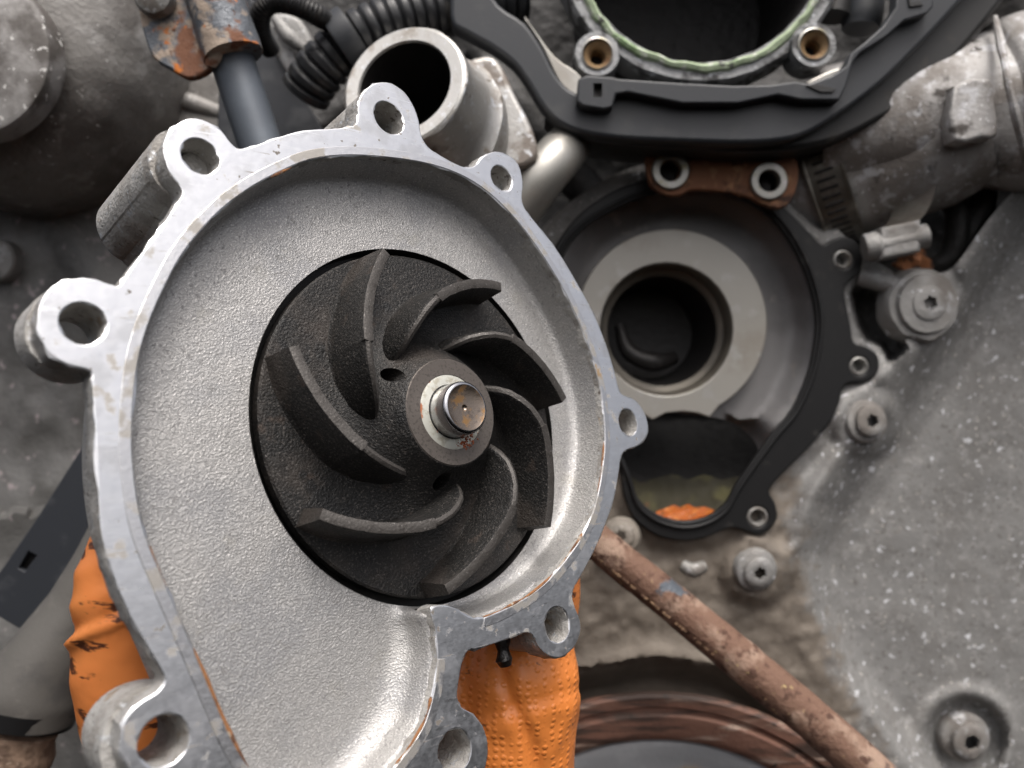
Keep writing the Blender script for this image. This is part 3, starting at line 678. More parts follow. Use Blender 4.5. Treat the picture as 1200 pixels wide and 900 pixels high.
def cov_depth(X, Y):
    d = np_dist(RIDGE, X, Y, False)
    side = np_inside(RIDGE + [(1500, 1010), (1500, 90)], X, Y)
    sd = np.where(side, d, -d)
    z = 327 + 11 * sstep(-4, 34, sd)
    bm_ = sstep(34, 60, np.hypot(X - 1086, Y - 356)) * sstep(30, 52, np.hypot(X - 1015, Y - 494))
    z = z - 5 * np.exp(-((sd + 16) / 13) ** 2) * sstep(720, 600, Y) * bm_ - 1.5 * np.exp(-((sd + 20) / 30) ** 2)
    z = z + 3 * np.exp(-((sd - 52) / 10) ** 2) * (Y < 640) * 0.3
    # seat flange proud of the surroundings
    ds = np_dist(VOL_OUT, X, Y)
    z = z - 2.5 * (1 - sstep(3, 16, ds)) * (sd < 10)
    for bx, by, _ in BOLTS:
        r = np.hypot(X - bx, Y - by); z = z - 5.0 * (1 - sstep(30, 48, r)) * (sd < 40)
    r = np.hypot(X - 1132, Y - 866)
    z = z + 8 * (1 - sstep(40, 50, r)) - 2.0 * np.exp(-((r - 56) / 8) ** 2)
    pk = np_inside(POCKET, X, Y); dp = np_dist(POCKET, X, Y)
    z = z + np.where(pk, 26 * sstep(0, 9, dp), 0)
    pp = np_inside(PITS, X, Y); dq = np_dist(PITS, X, Y)
    z = z + np.where(pp, 15 * sstep(0, 30, dq), 0) - np.where(~pp, 3 * np.exp(-(dq / 14) ** 2), 0) * (sd < 0)
    # lumpy grime below the seat
    low = (Y > 610) & (sd < 0)
    z = z + fbm(X, Y, 0.015, 0.8, 5.0) + (fbm(X, Y, 0.06, 1.1, 9.0) + fbm(X, Y, 0.16, 0.6, 4.0)) * low * sstep(4, 40, dq) * (~pp)
    return z
c_out_s = smooth_poly([Vector(p) for p in C_OUT], sub=3)
cov_bands = []
for lp_ in (POCKET, PITS):
    for off_ in (0.0, -6.0, -14.0, -26.0):
        q_ = offset_loop(smooth_poly([Vector(p) for p in lp_], sub=8), off_)
        ax_ = np.array([p.x for p in q_]); ay_ = np.array([p.y for p in q_])
        kp_ = np_inside(c_out_s, ax_, ay_) & (np_dist(c_out_s, ax_, ay_) > 6) & (np_dist(VOL_IN, ax_, ay_) > 6)
        if off_ < 0: kp_ &= np_inside(lp_, ax_, ay_) & (np_dist(lp_, ax_, ay_) > -off_ - 1.0)
        cov_bands.append((q_, kp_))
sheet('cover_casting', [Vector(p) for p in smooth_poly([Vector(p) for p in C_OUT], sub=3)], [smooth_poly([Vector(p) for p in VOL_IN], sub=3)], 5.5, cov_depth, lambda a, b, c: P(a, b, c), 'spotcast', cover, skirt=22, hole_skirt=16, seed=5, angle=55, bands=cov_bands)
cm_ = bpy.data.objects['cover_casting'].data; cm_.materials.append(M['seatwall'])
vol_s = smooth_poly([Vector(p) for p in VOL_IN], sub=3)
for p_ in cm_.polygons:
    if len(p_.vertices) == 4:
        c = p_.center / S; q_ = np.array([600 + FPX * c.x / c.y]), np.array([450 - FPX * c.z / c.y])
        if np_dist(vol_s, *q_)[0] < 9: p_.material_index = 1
cov_me = bpy.data.objects['cover_casting'].data
ga = cov_me.attributes.new('grime', 'FLOAT', 'POINT')
vx = np.array([600 + FPX * v.co.x / v.co.y for v in cov_me.vertices]); vy = np.array([450 - FPX * v.co.z / v.co.y for v in cov_me.vertices])
lim = np.interp(vy, [300, 470, 590, 650, 720, 790, 900], [930, 935, 930, 935, 958, 985, 1040])
ga.data.foreach_set('value', (sstep(40, -50, vx - lim) * sstep(440, 600, vy)).astype(np.float32))
# volute floor with duct opening
DUCT = [(742,480),(708,500),(718,530),(735,565),(748,590),(772,608),(800,614),(832,608),(852,592),(868,567),(888,540),(886,520),(870,503),(846,491),(800,485),(770,482)]
def vf(X, Y):
    d = np_dist(VOL_IN, X, Y)
    return 340 - 8 * (1 - sstep(0, 34, d)) + 12 * np.exp(-(np_dist(DUCT, X, Y) / 16) ** 2) * (Y > 492)
sheet('volute_floor', smooth_poly([Vector(p) for p in VOL_IN], sub=3), [smooth_poly([Vector(p) for p in DUCT], sub=3), [Vector((781 + 82 * math.cos(i / 48 * 2 * math.pi), 386 + 82 * math.sin(i / 48 * 2 * math.pi))) for i in range(48)]], 6, vf, lambda a, b, c: P(a, b, c), 'volfloor', cover, seed=8, angle=60)
def duct_depth(X, Y): return 336 + 50 * np.clip((612 - Y) / 100, 0, 1.2) ** 1.0 - 0.0012 * (X - 803) ** 2
duct = sheet('outlet_duct', smooth_poly([Vector(p) for p in [(742,476),(700,500),(716,532),(733,567),(746,592),(771,611),(800,617),(833,611),(855,594),(872,565),(897,530),(916,505),(906,480),(850,478),(800,476)]], sub=3), [], 5, duct_depth, lambda a, b, c: P(a, b, c), 'void', cover, angle=60)  # painted near black where light fades inside the duct
sheet('lit_olive_residue', smooth_poly([Vector(p) for p in [(738,560),(752,566),(770,560),(790,556),(806,562),(826,556),(846,562),(866,558),(872,566),(855,590),(835,608),(800,615),(770,609),(750,592)]], sub=3), [], 3.0, lambda X, Y: duct_depth(X, Y) - 0.8 + fbm(X, Y, 0.1, 0.5, 6.0), lambda a, b, c: P(a, b, c), 'olive', cover, seed=6)['kind'] = 'stuff'  # residue kept to the bottom, its olive also paints the lit end
def res_depth(X, Y): return duct_depth(X, Y) - 2.4 + fbm(X, Y, 0.12, 0.9, 3.0)
res = sheet('orange_residue', smooth_poly([Vector(p) for p in [(768,601),(779,596),(790,592),(797,595),(806,591),(815,595),(826,594),(840,601),(830,609),(803,613),(778,609)]], sub=3), [], 2.0, res_depth, lambda a, b, c: P(a, b, c), 'orangeres', cover, seed=4)
res['kind'] = 'stuff'
res['label'] = 'bright orange coolant residue at the bottom of the duct'
# wear ring
tp, xf, kk = eng(333)
ring_o = [Vector((787 + 112 * math.cos(t), 379 + 111 * math.sin(t))) for t in [i / 90 * 2 * math.pi for i in range(90)]]
RING = [p for p in ring_o if not (p.y > 462 and 700 < p.x < 845)]
cut = [(832,489),(818,484),(800,482),(780,484),(765,492),(745,480),(725,462)]
# order: ring points run clockwise in picture from (899,379); insert the scalloped edge
first = [p for p in ring_o if p.y <= 462 or p.x >= 838]
i0 = next(i for i, p in enumerate(ring_o) if p.y > 462 and p.x < 838)
i1 = max(i for i, p in enumerate(ring_o) if p.y > 462 and p.x < 838)
ring_l = ring_o[:i0] + [Vector(c) for c in cut] + ring_o[i1 + 1:]
eplate('wear_ring', [ring_l, ('c', 781, 386, 78)], 333, 8, 'wear', cover, bevel=0.5, smooth=False)
cb = P(781, 386, 333)
lathe('pump_eye', [(28.0, 0.3), (27.0, 2.0), (26.4, 9), (23.9, 10.5)], cb, (0, 1, 0), 'eyewall', cover, n=64)
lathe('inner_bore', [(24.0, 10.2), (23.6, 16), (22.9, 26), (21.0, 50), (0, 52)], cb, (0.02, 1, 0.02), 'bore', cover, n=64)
tube('inner_vane', [cb + Vector((-16, 30, 4)), cb + Vector((-12, 27, -8)), cb + Vector((-1, 26, -13)), cb + Vector((10, 32, -11))], [2.5, 4, 4.5, 3], 'bore', cover, n=12)
# bolts in the cover
def bolt(px, py, Y, r, kind, parent, axis=(0, -1, 0), mt='dirtcast', name='bolt'):
    c = P(px, py, Y)
    fw, hh = (1.75, 0.42) if kind == 'dome' else (1.4, 0.72)
    b = lathe(name, [(r * fw, -4.5), (r * fw, 0.5), (r * (fw - .08), 1.3), (r * 1.12, 1.7), (r * 1.0, 1.9), (r * 0.98, r * hh * 0.84), (r * 0.88, r * hh * 0.97), (r * 0.60, r * hh)], c, axis, mt, parent, n=40, angle=40, wob=0.3)
    u_, v_, w_ = basis(axis); o_ = c + w_ * (r * hh)
    ring = [(r * 0.62 * math.cos(i_ * math.pi / 12), r * 0.62 * math.sin(i_ * math.pi / 12)) for i_ in range(24)]
    if kind == 'socket': hexa = [(r * 0.46 * math.cos(i_ * math.pi / 3 + .3), r * 0.46 * math.sin(i_ * math.pi / 3 + .3)) for i_ in range(6)]
    else: hexa = [(r * (0.46 if i_ % 2 else 0.34) * math.cos(i_ * math.pi / 6 + .2), r * (0.46 if i_ % 2 else 0.34) * math.sin(i_ * math.pi / 6 + .2)) for i_ in range(12)]
    plate('drive_socket', [[Vector(p) for p in ring], [Vector(p) for p in hexa]], -r * 0.22, 0.02, mt, parent, 0.12, lambda a, b_, c_: o_ + u_ * a + v_ * b_ + w_ * c_)
    return b
bolt(1086, 356, 320, 7.0, 'dome', cover, (0.05, -1, 0))
bolt(1015, 494, 321, 6.4, 'torx', cover, (0.15, -1, 0.1))
bolt(886, 668, 320, 6.2, 'torx', cover, (0.1, -1, -0.1))
bolt(1131, 864, 341, 7.6, 'socket', cover, (0, -1, 0))
bolt(728, 628, 316, 5.5, 'torx', cover, (-0.2, -1, 0.2), 'browngrime')
lathe('bolt_boss', [(16, 8), (15, 1), (14, -0.5), (10, -0.8)], P(1082, 357, 321), (0, 1, 0), 'dirtcast', cover, n=40, wob=1.0)
# pale strut between the seat ear and the bolt boss; raised web
tube('strut_web', [P(1005, 322, 326), P(1040, 332, 325), P(1070, 345, 324)], [4.0, 4.2, 5], 'dirtcast', cover, n=12, wob=0.8)
tube('chipped_lug', [P(800, 662, 318), P(812, 668, 316), P(826, 663, 317)], [2.2, 3.0, 2.0], 'boltsteel', cover, n=12, wob=0.8)
settle(cover)

# ------------------------------------------------------------------ rubber gasket on the seat
gas = thing('gasket', 'black rubber gasket with bolt ears seated around the open pump seat', 'gasket', (60, 321, -60))
EARS = [(988, 304, 11), (1007, 429, 11), (888, 606, 12)]
tpg, xfg, kg = eng(322)
GIN = [(x + (787 - x) * 0.006, y + (400 - y) * 0.006) for x, y in VOL_IN]
eplate('seal', [VOL_OUT, GIN] + [('c', x, y, r) for x, y, r in EARS], 321, 3.2, 'rubber', gas, bevel=0.8, sub=3)
bead = [P(x + (790 - x) * -0.03, y + (400 - y) * -0.03, 320.6) for x, y in VOL_IN]
bead_s = smooth_poly(bead, True, sub=3)
tube('sealing_bead', bead_s + [bead_s[0]], 0.9, 'rubber', gas, n=10, cap=False, sub=1)
for x, y, r in EARS:
    lathe('eyelet', [(r * kg, 3), (r * kg, 0.3), (r * kg * 0.82, -0.2), (r * kg * 0.62, 1.0), (r * kg * 0.58, 9), (0, 9.5)], P(x, y, 321), (0, 1, 0), 'boltsteel', gas, n=28)
settle(gas)

# ------------------------------------------------------------------ rusted bracket above the seat
rb = thing('rusted_bracket', 'brown rusted strap bracket with two zinc bushes above the pump seat', 'bracket', tuple(P(845, 205, 312)))
BR = [(757,182),(762,178),(800,177),(860,182),(905,180),(932,184),(936,205),(932,225),(924,240),(910,244),(893,238),(876,230),(845,224),(812,222),(798,228),(782,228),(766,220),(759,205)]
eplate('strap', [BR, ('c', 784, 200, 12), ('c', 901, 212, 12)], 310, 4, 'rustplate', rb, bevel=0.8, sub=3)
for x, y in ((785, 201), (900, 213)):
    k = 310 / FPX
    lathe('bush', [(22 * k, 1), (22 * k, -1.4), (20.5 * k, -2.0), (13.5 * k, -2.0), (12 * k, -1.2), (11.5 * k, 5), (10.5 * k, 12), (0, 13)], P(x, y, 310), (0, 1, 0), 'zincbush', rb, n=40)
    lathe('bush_bore', [(11.3 * k, 1.2), (11.0 * k, 8), (0, 9)], P(x, y, 310), (0, 1, 0), 'bore', rb, n=28)
settle(rb)

# ------------------------------------------------------------------ black plastic shroud at the top
sh = thing('plastic_shroud', 'black moulded plastic shroud curving under the big coolant opening', 'shroud', tuple(P(850, 160, 292)))
SO = [(530,-60),(528,-10),(529,26),(545,38),(574,54),(601,74),(620,100),(634,123),(653,143),(683,156),(733,163),(800,166),(867,168),(915,165),(950,155),(990,130),(1030,100),(1070,62),(1110,20),(1150,-25),(1185,-65),(1060,-65),(1062,-5),(1052,22),(1033,42),(998,66),(988,82),(970,98),(940,105),(905,106),(860,108),(797,106),(730,104),(690,110),(668,104),(650,84),(636,56),(615,26),(585,5),(570,-25),(568,-60)]
eplate('shroud_band', [SO], 290, 9, 'plastic', sh, bevel=1.6, sub=3)
SK = [(640,128),(683,160),(733,170),(800,174),(867,178),(925,176),(985,163),(1040,135),(1085,106),(1122,66),(1178,-2),(1215,-60),(1150,-60),(1100,20),(1060,60),(1010,105),(950,145),(900,155),(800,155),(700,146)]
eplate('shroud_skirt', [SK], 297, 24, 'plasticdark', sh, bevel=2.0, sub=3)
LIP = [(678,92),(688,88),(718,90),(725,92),(800,97),(860,100),(905,99),(932,95),(948,98),(975,88),(993,76),(997,62),(1015,48),(1035,30),(1050,8),(1052,-40),(1096,-40),(1094,8),(1086,16),(1060,24),(1040,42),(1008,62),(1000,72),(992,100),(984,117),(940,117),(912,111),(865,121),(800,121),(735,108),(722,110),(718,125),(708,128),(683,124),(676,118)]
eplate('inner_rail', [LIP, [(693,95),(708,95),(708,116),(693,116)]], 284.5, 6, 'plastic', sh, bevel=0.7, sub=1)
eplate('clip_backing', [[(690,92),(711,92),(711,119),(690,119)]], 289.5, 1.5, 'boltsteel', sh, bevel=0.2, sub=1)
eplate('clip_window', [[(945,100),(958,98),(980,104),(976,108),(962,108)]], 283.8, 1.2, 'plasticdark', sh, bevel=0.2, sub=1)
eplate('clip_window', [[(1064,-6),(1066,8),(1082,6),(1078,0),(1068,2),(1068,-6)]], 283.8, 1.2, 'plasticdark', sh, bevel=0.2, sub=1)
settle(sh)
ps = mesh_pts = None
sp_ = thing('spacer_strip', 'pale tan metal strip tucked inside the black plastic shroud', 'spacer', tuple(P(650, 90, 300)))
eplate('strip', [[(614,20),(622,28),(650,66),(680,88),(682,112),(668,112),(652,90),(636,56)]], 299, 4, 'paletube', sp_, bevel=0.6, sub=3)
eplate('strip_end', [[(946,96),(975,82),(990,80),(978,92),(955,100)]], 299, 4, 'paletube', sp_, bevel=0.6, sub=3)
settle(sp_)

# ------------------------------------------------------------------ coolant opening with green-crusted seal
fl = thing('coolant_flange', 'round coolant flange with green crusted seal ring and dark bore', 'flange', tuple(P(822, -74, 302)))
fc = P(822, -74, 302); fk = 302 / FPX
lathe('flange_ring', [(146 * fk, 6), (146 * fk, 0.8), (148 * fk, 0), (168 * fk, 0), (172 * fk, 1.5), (174 * fk, 10)], fc, (0, 1, 0), 'flange', fl, n=140, wob=0.5)
lathe('green_seal', [(148.5 * fk, 0.5), (149.5 * fk, -1.2), (153 * fk, -2.0), (157 * fk, -1.4), (159 * fk, 0.4)], fc, (0, 1, 0), 'greencrust', fl, n=160, wob=1.3)
lathe('flange_bore', [(145.5 * fk, 1), (144 * fk, 30), (135 * fk, 70), (0, 75)], fc, (0, 1, 0), 'void', fl, n=80)
for x, y in ((700, 63), (954, 52)):
    lathe('bolt_lug', [(27 * fk, 12), (27 * fk, 1.0), (25.5 * fk, 0), (19 * fk, 0)], P(x, y, 300), (0, 1, 0), 'flange', fl, n=40)
    lathe('lug_bush', [(19.3 * fk, 0.5), (19 * fk, -0.5), (17.5 * fk, -0.7), (16.5 * fk, 0.2)], P(x, y, 300), (0, 1, 0), 'zincbush', fl, n=40)
    lathe('lug_liner', [(16.6 * fk, 0.1), (12 * fk, 1.4), (9 * fk, 2.4), (8.0 * fk, 4), (7.5 * fk, 12), (0, 13)], P(x + 1, y + 1, 300), (0, 1, 0), 'brass', fl, n=36)
    lathe('lug_hole', [(8.6 * fk, 2.6), (8.0 * fk, 8), (0, 9)], P(x + 1, y + 1, 300), (0, 1, 0), 'void', fl, n=24)
tube('flange_web', [P(985, -40, 312), P(975, 20, 312)], [6, 7], 'plasticdark', fl, n=12)
tube('flange_post', [P(1012, -30, 312), P(1010, 18, 312), P(1008, 34, 312)], [8, 8, 7], 'plastic', fl, n=16)
settle(fl)

# ------------------------------------------------------------------ cast pipe on the right, clamp
cp = thing('cast_pipe', 'weathered rough cast aluminium pipe below the plastic shroud', 'pipe', tuple(P(1100, 140, 316)))
tube('pipe_body', [P(958, 158, 330), P(1000, 152, 326), P(1060, 143, 322), P(1120, 135, 319), P(1152, 131, 318), P(1176, 126, 317), P(1240, 110, 315), P(1330, 90, 315)], [26, 27.5, 28.5, 29, 29.5, 33.5, 35.5, 36], 'pipecast', cp, n=48, wob=1.2, ws=0.06, cap=True, sub=5)
tube('seam_ridge', [P(1166, 20, 297), P(1176, 70, 284), P(1184, 110, 281), P(1196, 160, 286), P(1206, 200, 298)], 1.4, 'pipecast', cp, n=8, wob=0.6)
eplate('cast_pad', [[(1118,100),(1162,92),(1166,118),(1170,158),(1150,161),(1118,164)]], 288, 8, 'pipecast', cp, bevel=1.4, sub=2)
settle(cp)
hc = thing('hose_clamp', 'stainless worm drive hose clamp around the pipe stub beside the gasket', 'clamp', tuple(P(1000, 230, 318)))
ax = (P(955, 228, 332) - P(1045, 196, 318)).normalized()
hcp = P(1004, 190, 336)
lathe('rubber_stub', [(26, -46), (30.2, -30), (30.2, 22), (29, 28), (0, 28)], hcp, ax, 'pipecast', hc, n=56, wob=0.6)
lathe('clamp_band', [(30.4, 4), (32.6, 4), (32.6, 4.8), (32.0, 5.6), (32.0, 17.4), (32.6, 18.0), (32.6, 18.8), (30.4, 18.8)], hcp, ax, 'clamp', hc, n=72)
uu, vv_, ww = basis(ax)
slot_me = None
for i in range(56):
    a = 2 * math.pi * i / 56
    d = uu * math.cos(a) + vv_ * math.sin(a); tt = -uu * math.sin(a) + vv_ * math.cos(a)
    if d.y > 0.35: continue
    c = hcp + d * 32.02 + ww * 11.5
    vs = []
    for sx, sy in ((-1, -1), (1, -1), (1, 1), (-1, 1)):
        vs.append(c + tt * (0.65 * sx) + ww * (3.6 * sy)); 
    for sx, sy in ((-1, -1), (1, -1), (1, 1), (-1, 1)):
        vs.append(c + d * 0.25 + tt * (0.4 * sx) + ww * (3.3 * sy))
    mesh('band_slot', vs, [[4, 5, 6, 7], [0, 1, 5, 4], [1, 2, 6, 5], [2, 3, 7, 6], [3, 0, 4, 7]], 'bore', hc)
tail = [P(1076, 212, 312), P(1072, 234, 311), P(1062, 256, 311), P(1046, 270, 313)]
vs = []; fs = []
tl = smooth_poly(tail, False, sub=6)
for p in tl: vs += [p + Vector((-5, 6, -1)), p + Vector((5, -5, 1)), p + Vector((5, -4, 0.4)), p + Vector((-5, 7, -1.6))]
for i in range(len(tl) - 1):
    for k in range(4): fs.append([i * 4 + k, i * 4 + (k + 1) % 4, i * 4 + 4 + (k + 1) % 4, i * 4 + 4 + k])
mesh('band_tail', vs, fs, 'clamp', hc)
wa = P(1012, 291, 313); wb = P(1086, 276, 309); wd_ = (wb - wa).normalized(); wl_ = (wb - wa).length
lathe('worm_screw', [(0, 0), (5.2, 0.2), (5.6, 1.0), (5.6, 5.0), (4.6, 6.0), (4.2, 7.0), (4.2, wl_ - 5), (4.8, wl_ - 4), (4.8, wl_), (0, wl_ + 0.3)], wa, wd_, 'dirtcast', hc, n=28, wob=0.4)
box('screw_housing', -7.5, 7.5, -6.0, 6.5, -7, 4.0, 'dirtcast', hc, 1.6, lambda a, b_, c_: (wa + wd_ * (wl_ * 0.52)) + wd_ * a + Vector((0, 0, 1)) * b_ + Vector((0, -1, 0)) * c_)
settle(hc)
sc = thing('copper_scrap', 'rusty orange scrap of metal wedged beneath the clamp screw', 'scrap', tuple(P(1072, 312, 330)))
tube('scrap_strip', [P(1056, 318, 332), P(1070, 304, 330), P(1082, 318, 333)], [4, 5, 3], 'copper', sc, n=12, wob=2, ws=0.3)
settle(sc)
for i, (pts, r, lab) in enumerate([([P(1100, 205, 340), P(1122, 255, 336), P(1112, 300, 338), P(1080, 320, 345)], 5.0, 'dark dusty wire loom hanging beside the clamp tail'),
                                   ([P(1120, 210, 345), P(1150, 232, 338), P(1135, 270, 338), P(1105, 330, 342)], 6.0, 'thick dark hose between clamp and cover edge')]):
    t_ = thing('engine_hose', lab, 'hose', tuple(pts[1]))
    tube('hose_body', pts, r, 'block', t_, n=14, wob=1.5, ws=0.15); settle(t_)

# ------------------------------------------------------------------ outlet neck top centre
on = thing('outlet_neck', 'bare aluminium outlet neck with wide dark bore behind the pump', 'pipe neck', tuple(P(500, 120, 262)))
oc = P(473, 100, 258); oax = Vector((0.26, 0.94, -0.20)).normalized()
lathe('neck_body', [(20.8, 0.0), (21.6, 0.8), (21.8, 4), (22.2, 10), (23.0, 18), (24.5, 22), (27, 24), (27.4, 29), (26, 31), (27, 42), (24, 56), (0, 60)], oc, oax, 'neck', on, n=64, wob=0.6)
lathe('neck_rim', [(16.0, 0.8), (16.4, -0.1), (20.4, -0.35), (21.3, 0.3)], oc, oax, 'neckface', on, n=64)
lathe('neck_bore', [(16.05, 0.7), (16.0, 20), (15, 40), (0, 42)], oc, oax, 'bore', on, n=48)
eplate('neck_lug', [[(548,80),(560,66),(578,66),(590,80),(604,110),(624,150),(628,188),(580,200),(548,170)]], 284, 12, 'neck', on, bevel=2.0, sub=3)
settle(on)

# ------------------------------------------------------------------ bent pale tube
bt = thing('coolant_tube', 'short bent pale alloy tube beside the outlet neck', 'tube', tuple(P(640, 200, 300)))
tube('tube_body', [P(585, 275, 300), P(612, 238, 296), P(634, 208, 294), P(654, 184, 298), P(668, 168, 312), P(672, 160, 335)], [9, 9, 9, 9, 8.6, 8], 'paletube', bt, n=28)
settle(bt)

# ------------------------------------------------------------------ corrugated conduit, braided hose, grey casting
cc = thing('corrugated_conduit', 'black corrugated plastic conduit curving behind the outlet neck', 'conduit', tuple(P(430, 60, 300)))
def ridge(d, r):
    ph = (d / 4.4) % 1.0
    return r - 1.7 * (1 - min(1.0, max(0.0, (0.5 - abs(ph - 0.5)) * 5.0)))
tube('conduit_body', [P(356, 112, 306), P(374, 84, 302), P(400, 58, 300), P(438, 34, 300), P(486, 18, 302), P(545, 8, 306), P(610, -4, 312)], 9.8, 'conduit', cc, n=28, sub=26, ridge=ridge, angle=50)
lathe('clip_ring', [(9, -4), (11.4, -4), (11.6, -3), (11.6, 3), (11.4, 4), (9, 4)], P(406, 48, 298), (P(432, 30, 298) - P(392, 58, 298)), 'plastic', cc, n=36)
settle(cc)
bh = thing('braided_hose', 'thin black braided hose looping above the corrugated conduit', 'hose', tuple(P(330, 10, 290)))
def braid(d, r): return r + 0.18 * math.sin(d * 5.2)
tube('hose_body', [P(318, 60, 300), P(306, 38, 292), P(306, 14, 286), P(322, 2, 284), P(346, 6, 284), P(372, 18, 287), P(394, 32, 296)], [3.4, 3.6, 3.7, 3.8, 3.8, 3.8, 3.4], 'rubber', bh, n=16, sub=30, ridge=braid)
settle(bh)
gc = thing('grey_casting', 'small pale grey cast bracket between braided hose and conduit', 'casting', tuple(P(340, 50, 320)))
eplate('bracket_plate', [[(312,20),(332,14),(352,22),(366,48),(364,66),(352,74),(344,96),(328,72),(318,50)]], 318, 8, 'dirtcast', gc, bevel=2.0, sub=3)
tube('bracket_ridge', [P(322, 20, 316), P(340, 44, 314), P(360, 60, 316)], [2, 3, 2], 'dirtcast', gc, n=10)
settle(gc)

# ------------------------------------------------------------------ strut top left
st = thing('support_strut', 'blue grey strut rod with flaking rusty bracket end', 'strut', tuple(P(300, 170, 268)))
tube('rod', [P(262, 40, 268), P(285, 110, 268), P(305, 170, 268), P(335, 260, 268)], [7.4, 7.3, 7.3, 7.3], 'bluerod', st, n=32)
tube('sleeve', [P(238, -40, 264), P(252, 0, 264), P(262, 30, 264), P(274, 66, 264)], [9.4, 9.4, 9.5, 9.9], 'rustpaint', st, n=36, wob=0.4, ws=0.3)
eplate('bracket_plate', [[(160,-30),(163,15),(170,46),(180,68),(198,80),(218,91),(234,88),(247,78),(250,58),(244,30),(236,0),(232,-30)]], 262, 3.5, 'rustpaint', st, bevel=0.8, sub=3)
lathe('bracket_bolt', [(6.5, 0), (6.5, 2.2), (5.6, 4.0), (3.0, 5.0), (0, 5.2)], P(183, -2, 260.5), (0.1, -1, -0.15), 'boltsteel', st, n=32)
tube('bracket_fold', [P(236, -20, 260), P(242, 20, 260), P(250, 58, 260), P(247, 78, 261)], [3.5, 3.5, 3.2, 1.5], 'rustpaint', st, n=14, wob=0.6)
settle(st)
bp = thing('black_plate', 'flat black triangular plate behind the strut rod', 'plate', tuple(P(310, 170, 330)))
eplate('plate_body', [[(252,230),(256,110),(268,40),(278,-20),(290,-12),(330,70),(376,148),(380,230)]], 322, 4, 'panelplastic', bp, bevel=0.5, sub=1)
settle(bp)

# ------------------------------------------------------------------ grimy rounded housing top left
gh = thing('accessory_housing', 'large rounded brown grimy cast housing with pale flat round cap', 'housing', tuple(P(0, 200, 320)))
hx = (0.02, -1, -0.02)
lathe('housing_shell', [(28, 40), (30.5, 38), (31, 34), (44, 31), (52, 27), (59, 19), (63.5, 8), (66, -6), (67, -26), (60, -50)], P(8, 42, 312), hx, 'browncast', gh, n=96, wob=1.4)
lathe('round_cap', [(28.6, -6), (28.6, 2.6), (28.0, 3.6), (26.6, 4.2), (0, 4.4)], P(-32, 66, 272), hx, 'capcast', gh, n=80, wob=0.2)
tube('shell_rib', [P(130, 92, 326), P(178, 107, 331), P(212, 117, 331), P(275, 138, 333)], [3.0, 4.4, 4.2, 3.8], 'browncast', gh, n=14, wob=0.6)
eplate('side_web', [[(150,40),(200,50),(262,90),(262,190),(200,215),(150,215)]], 330, 14, 'browncast', gh, bevel=3, sub=2)
settle(gh)

# ------------------------------------------------------------------ left grey casting
lc = thing('side_cover', 'dull grey mottled casting with a round boss beside the pump', 'engine casting', tuple(P(60, 500, 345)))
LCO = [(-120,225),(60,225),(150,230),(230,250),(260,400),(240,620),(120,720),(60,800),(-120,820)]
def lcd(X, Y):
    z = 345 + fbm(X, Y, 0.012, 3.0, 7.0)
    d = np_dist([(48, 246), (62, 275), (90, 325), (130, 420)], X, Y, False)
    left = np_inside([(48, 200), (48, 246), (62, 275), (90, 325), (130, 420), (170, 600), (-200, 600), (-200, 200)], X, Y)
    z = z + np.where(left, 0, -9) * sstep(0, 14, d) 
    z = z - 6 * np.exp(-(d / 7) ** 2)
    return z
sheet('casting_face', [Vector(p) for p in LCO], [], 8, lcd, lambda a, b, c: P(a, b, c), 'darkcast', lc, skirt=20, seed=11)
lathe('round_boss', [(9.2, -4), (9.2, 3.6), (8.4, 4.6), (0, 4.8)], P(0, 306, 342), (0, -1, 0), 'dirtcast', lc, n=40, wob=0.4)
settle(lc)

# ------------------------------------------------------------------ black panel, grey hose and sleeve, lower left
pl = thing('slotted_strip', 'flat slate black plastic panel with a small rectangular slot', 'panel', tuple(P(60, 640, 300)))
eplate('panel_body', [[(118,486),(98,521),(40,612),(-18,696),(-20,712),(40,747),(110,660),(160,560),(160,486)], [(33,646),(43,651),(29,670),(21,666)]], 300, 3, 'panelplastic', pl, bevel=0.4, sub=1, smooth=False)
eplate('slot_backing', [[(30,642),(47,650),(30,674),(17,667)]], 304, 1.0, 'void', pl, bevel=0.1, sub=1)
settle(pl)
gy = thing('coolant_hose', 'thick dusty grey rubber hose widening towards its lower end', 'hose', tuple(P(30, 830, 278)))
tube('hose_body', [P(150, 590, 290), P(122, 650, 287), P(92, 706, 284), P(58, 768, 280), P(38, 806, 278), P(30, 828, 278)], [8.5, 8.8, 10, 14, 17, 17.6], 'hose', gy, n=36, wob=0.5, ws=0.08)
tube('hose_end', [P(31, 822, 278), P(24, 842, 277)], [17.9, 17.2], 'rubber', gy, n=36, sub=2)
settle(gy)
bs = thing('foam_sleeve', 'rough brown foam sleeve below the grey rubber hose', 'sleeve', tuple(P(10, 900, 280)))
tube('sleeve_body', [P(24, 846, 276), P(10, 885, 276), P(-10, 930, 276)], [12.5, 13.5, 13], 'brownsleeve', bs, n=28, wob=2.5, ws=0.12)
settle(bs)
lb = thing('black_bracket', 'small black bracket under the slotted plastic panel', 'bracket', tuple(P(20, 760, 310)))
eplate('bracket_arm', [[(-20,790),(20,742),(36,752),(34,764),(0,806),(-20,820)]], 308, 5, 'plasticdark', lb, bevel=0.8, sub=1)
settle(lb)
ul = thing('lower_casting', 'blurred dark grey casting under the rubber hose end', 'engine casting', tuple(P(90, 860, 320)))
eplate('casting_body', [[(60,860),(110,770),(150,780),(260,900),(250,980),(40,980)]], 322, 10, 'darkcast', ul, bevel=3, sub=2)
settle(ul)

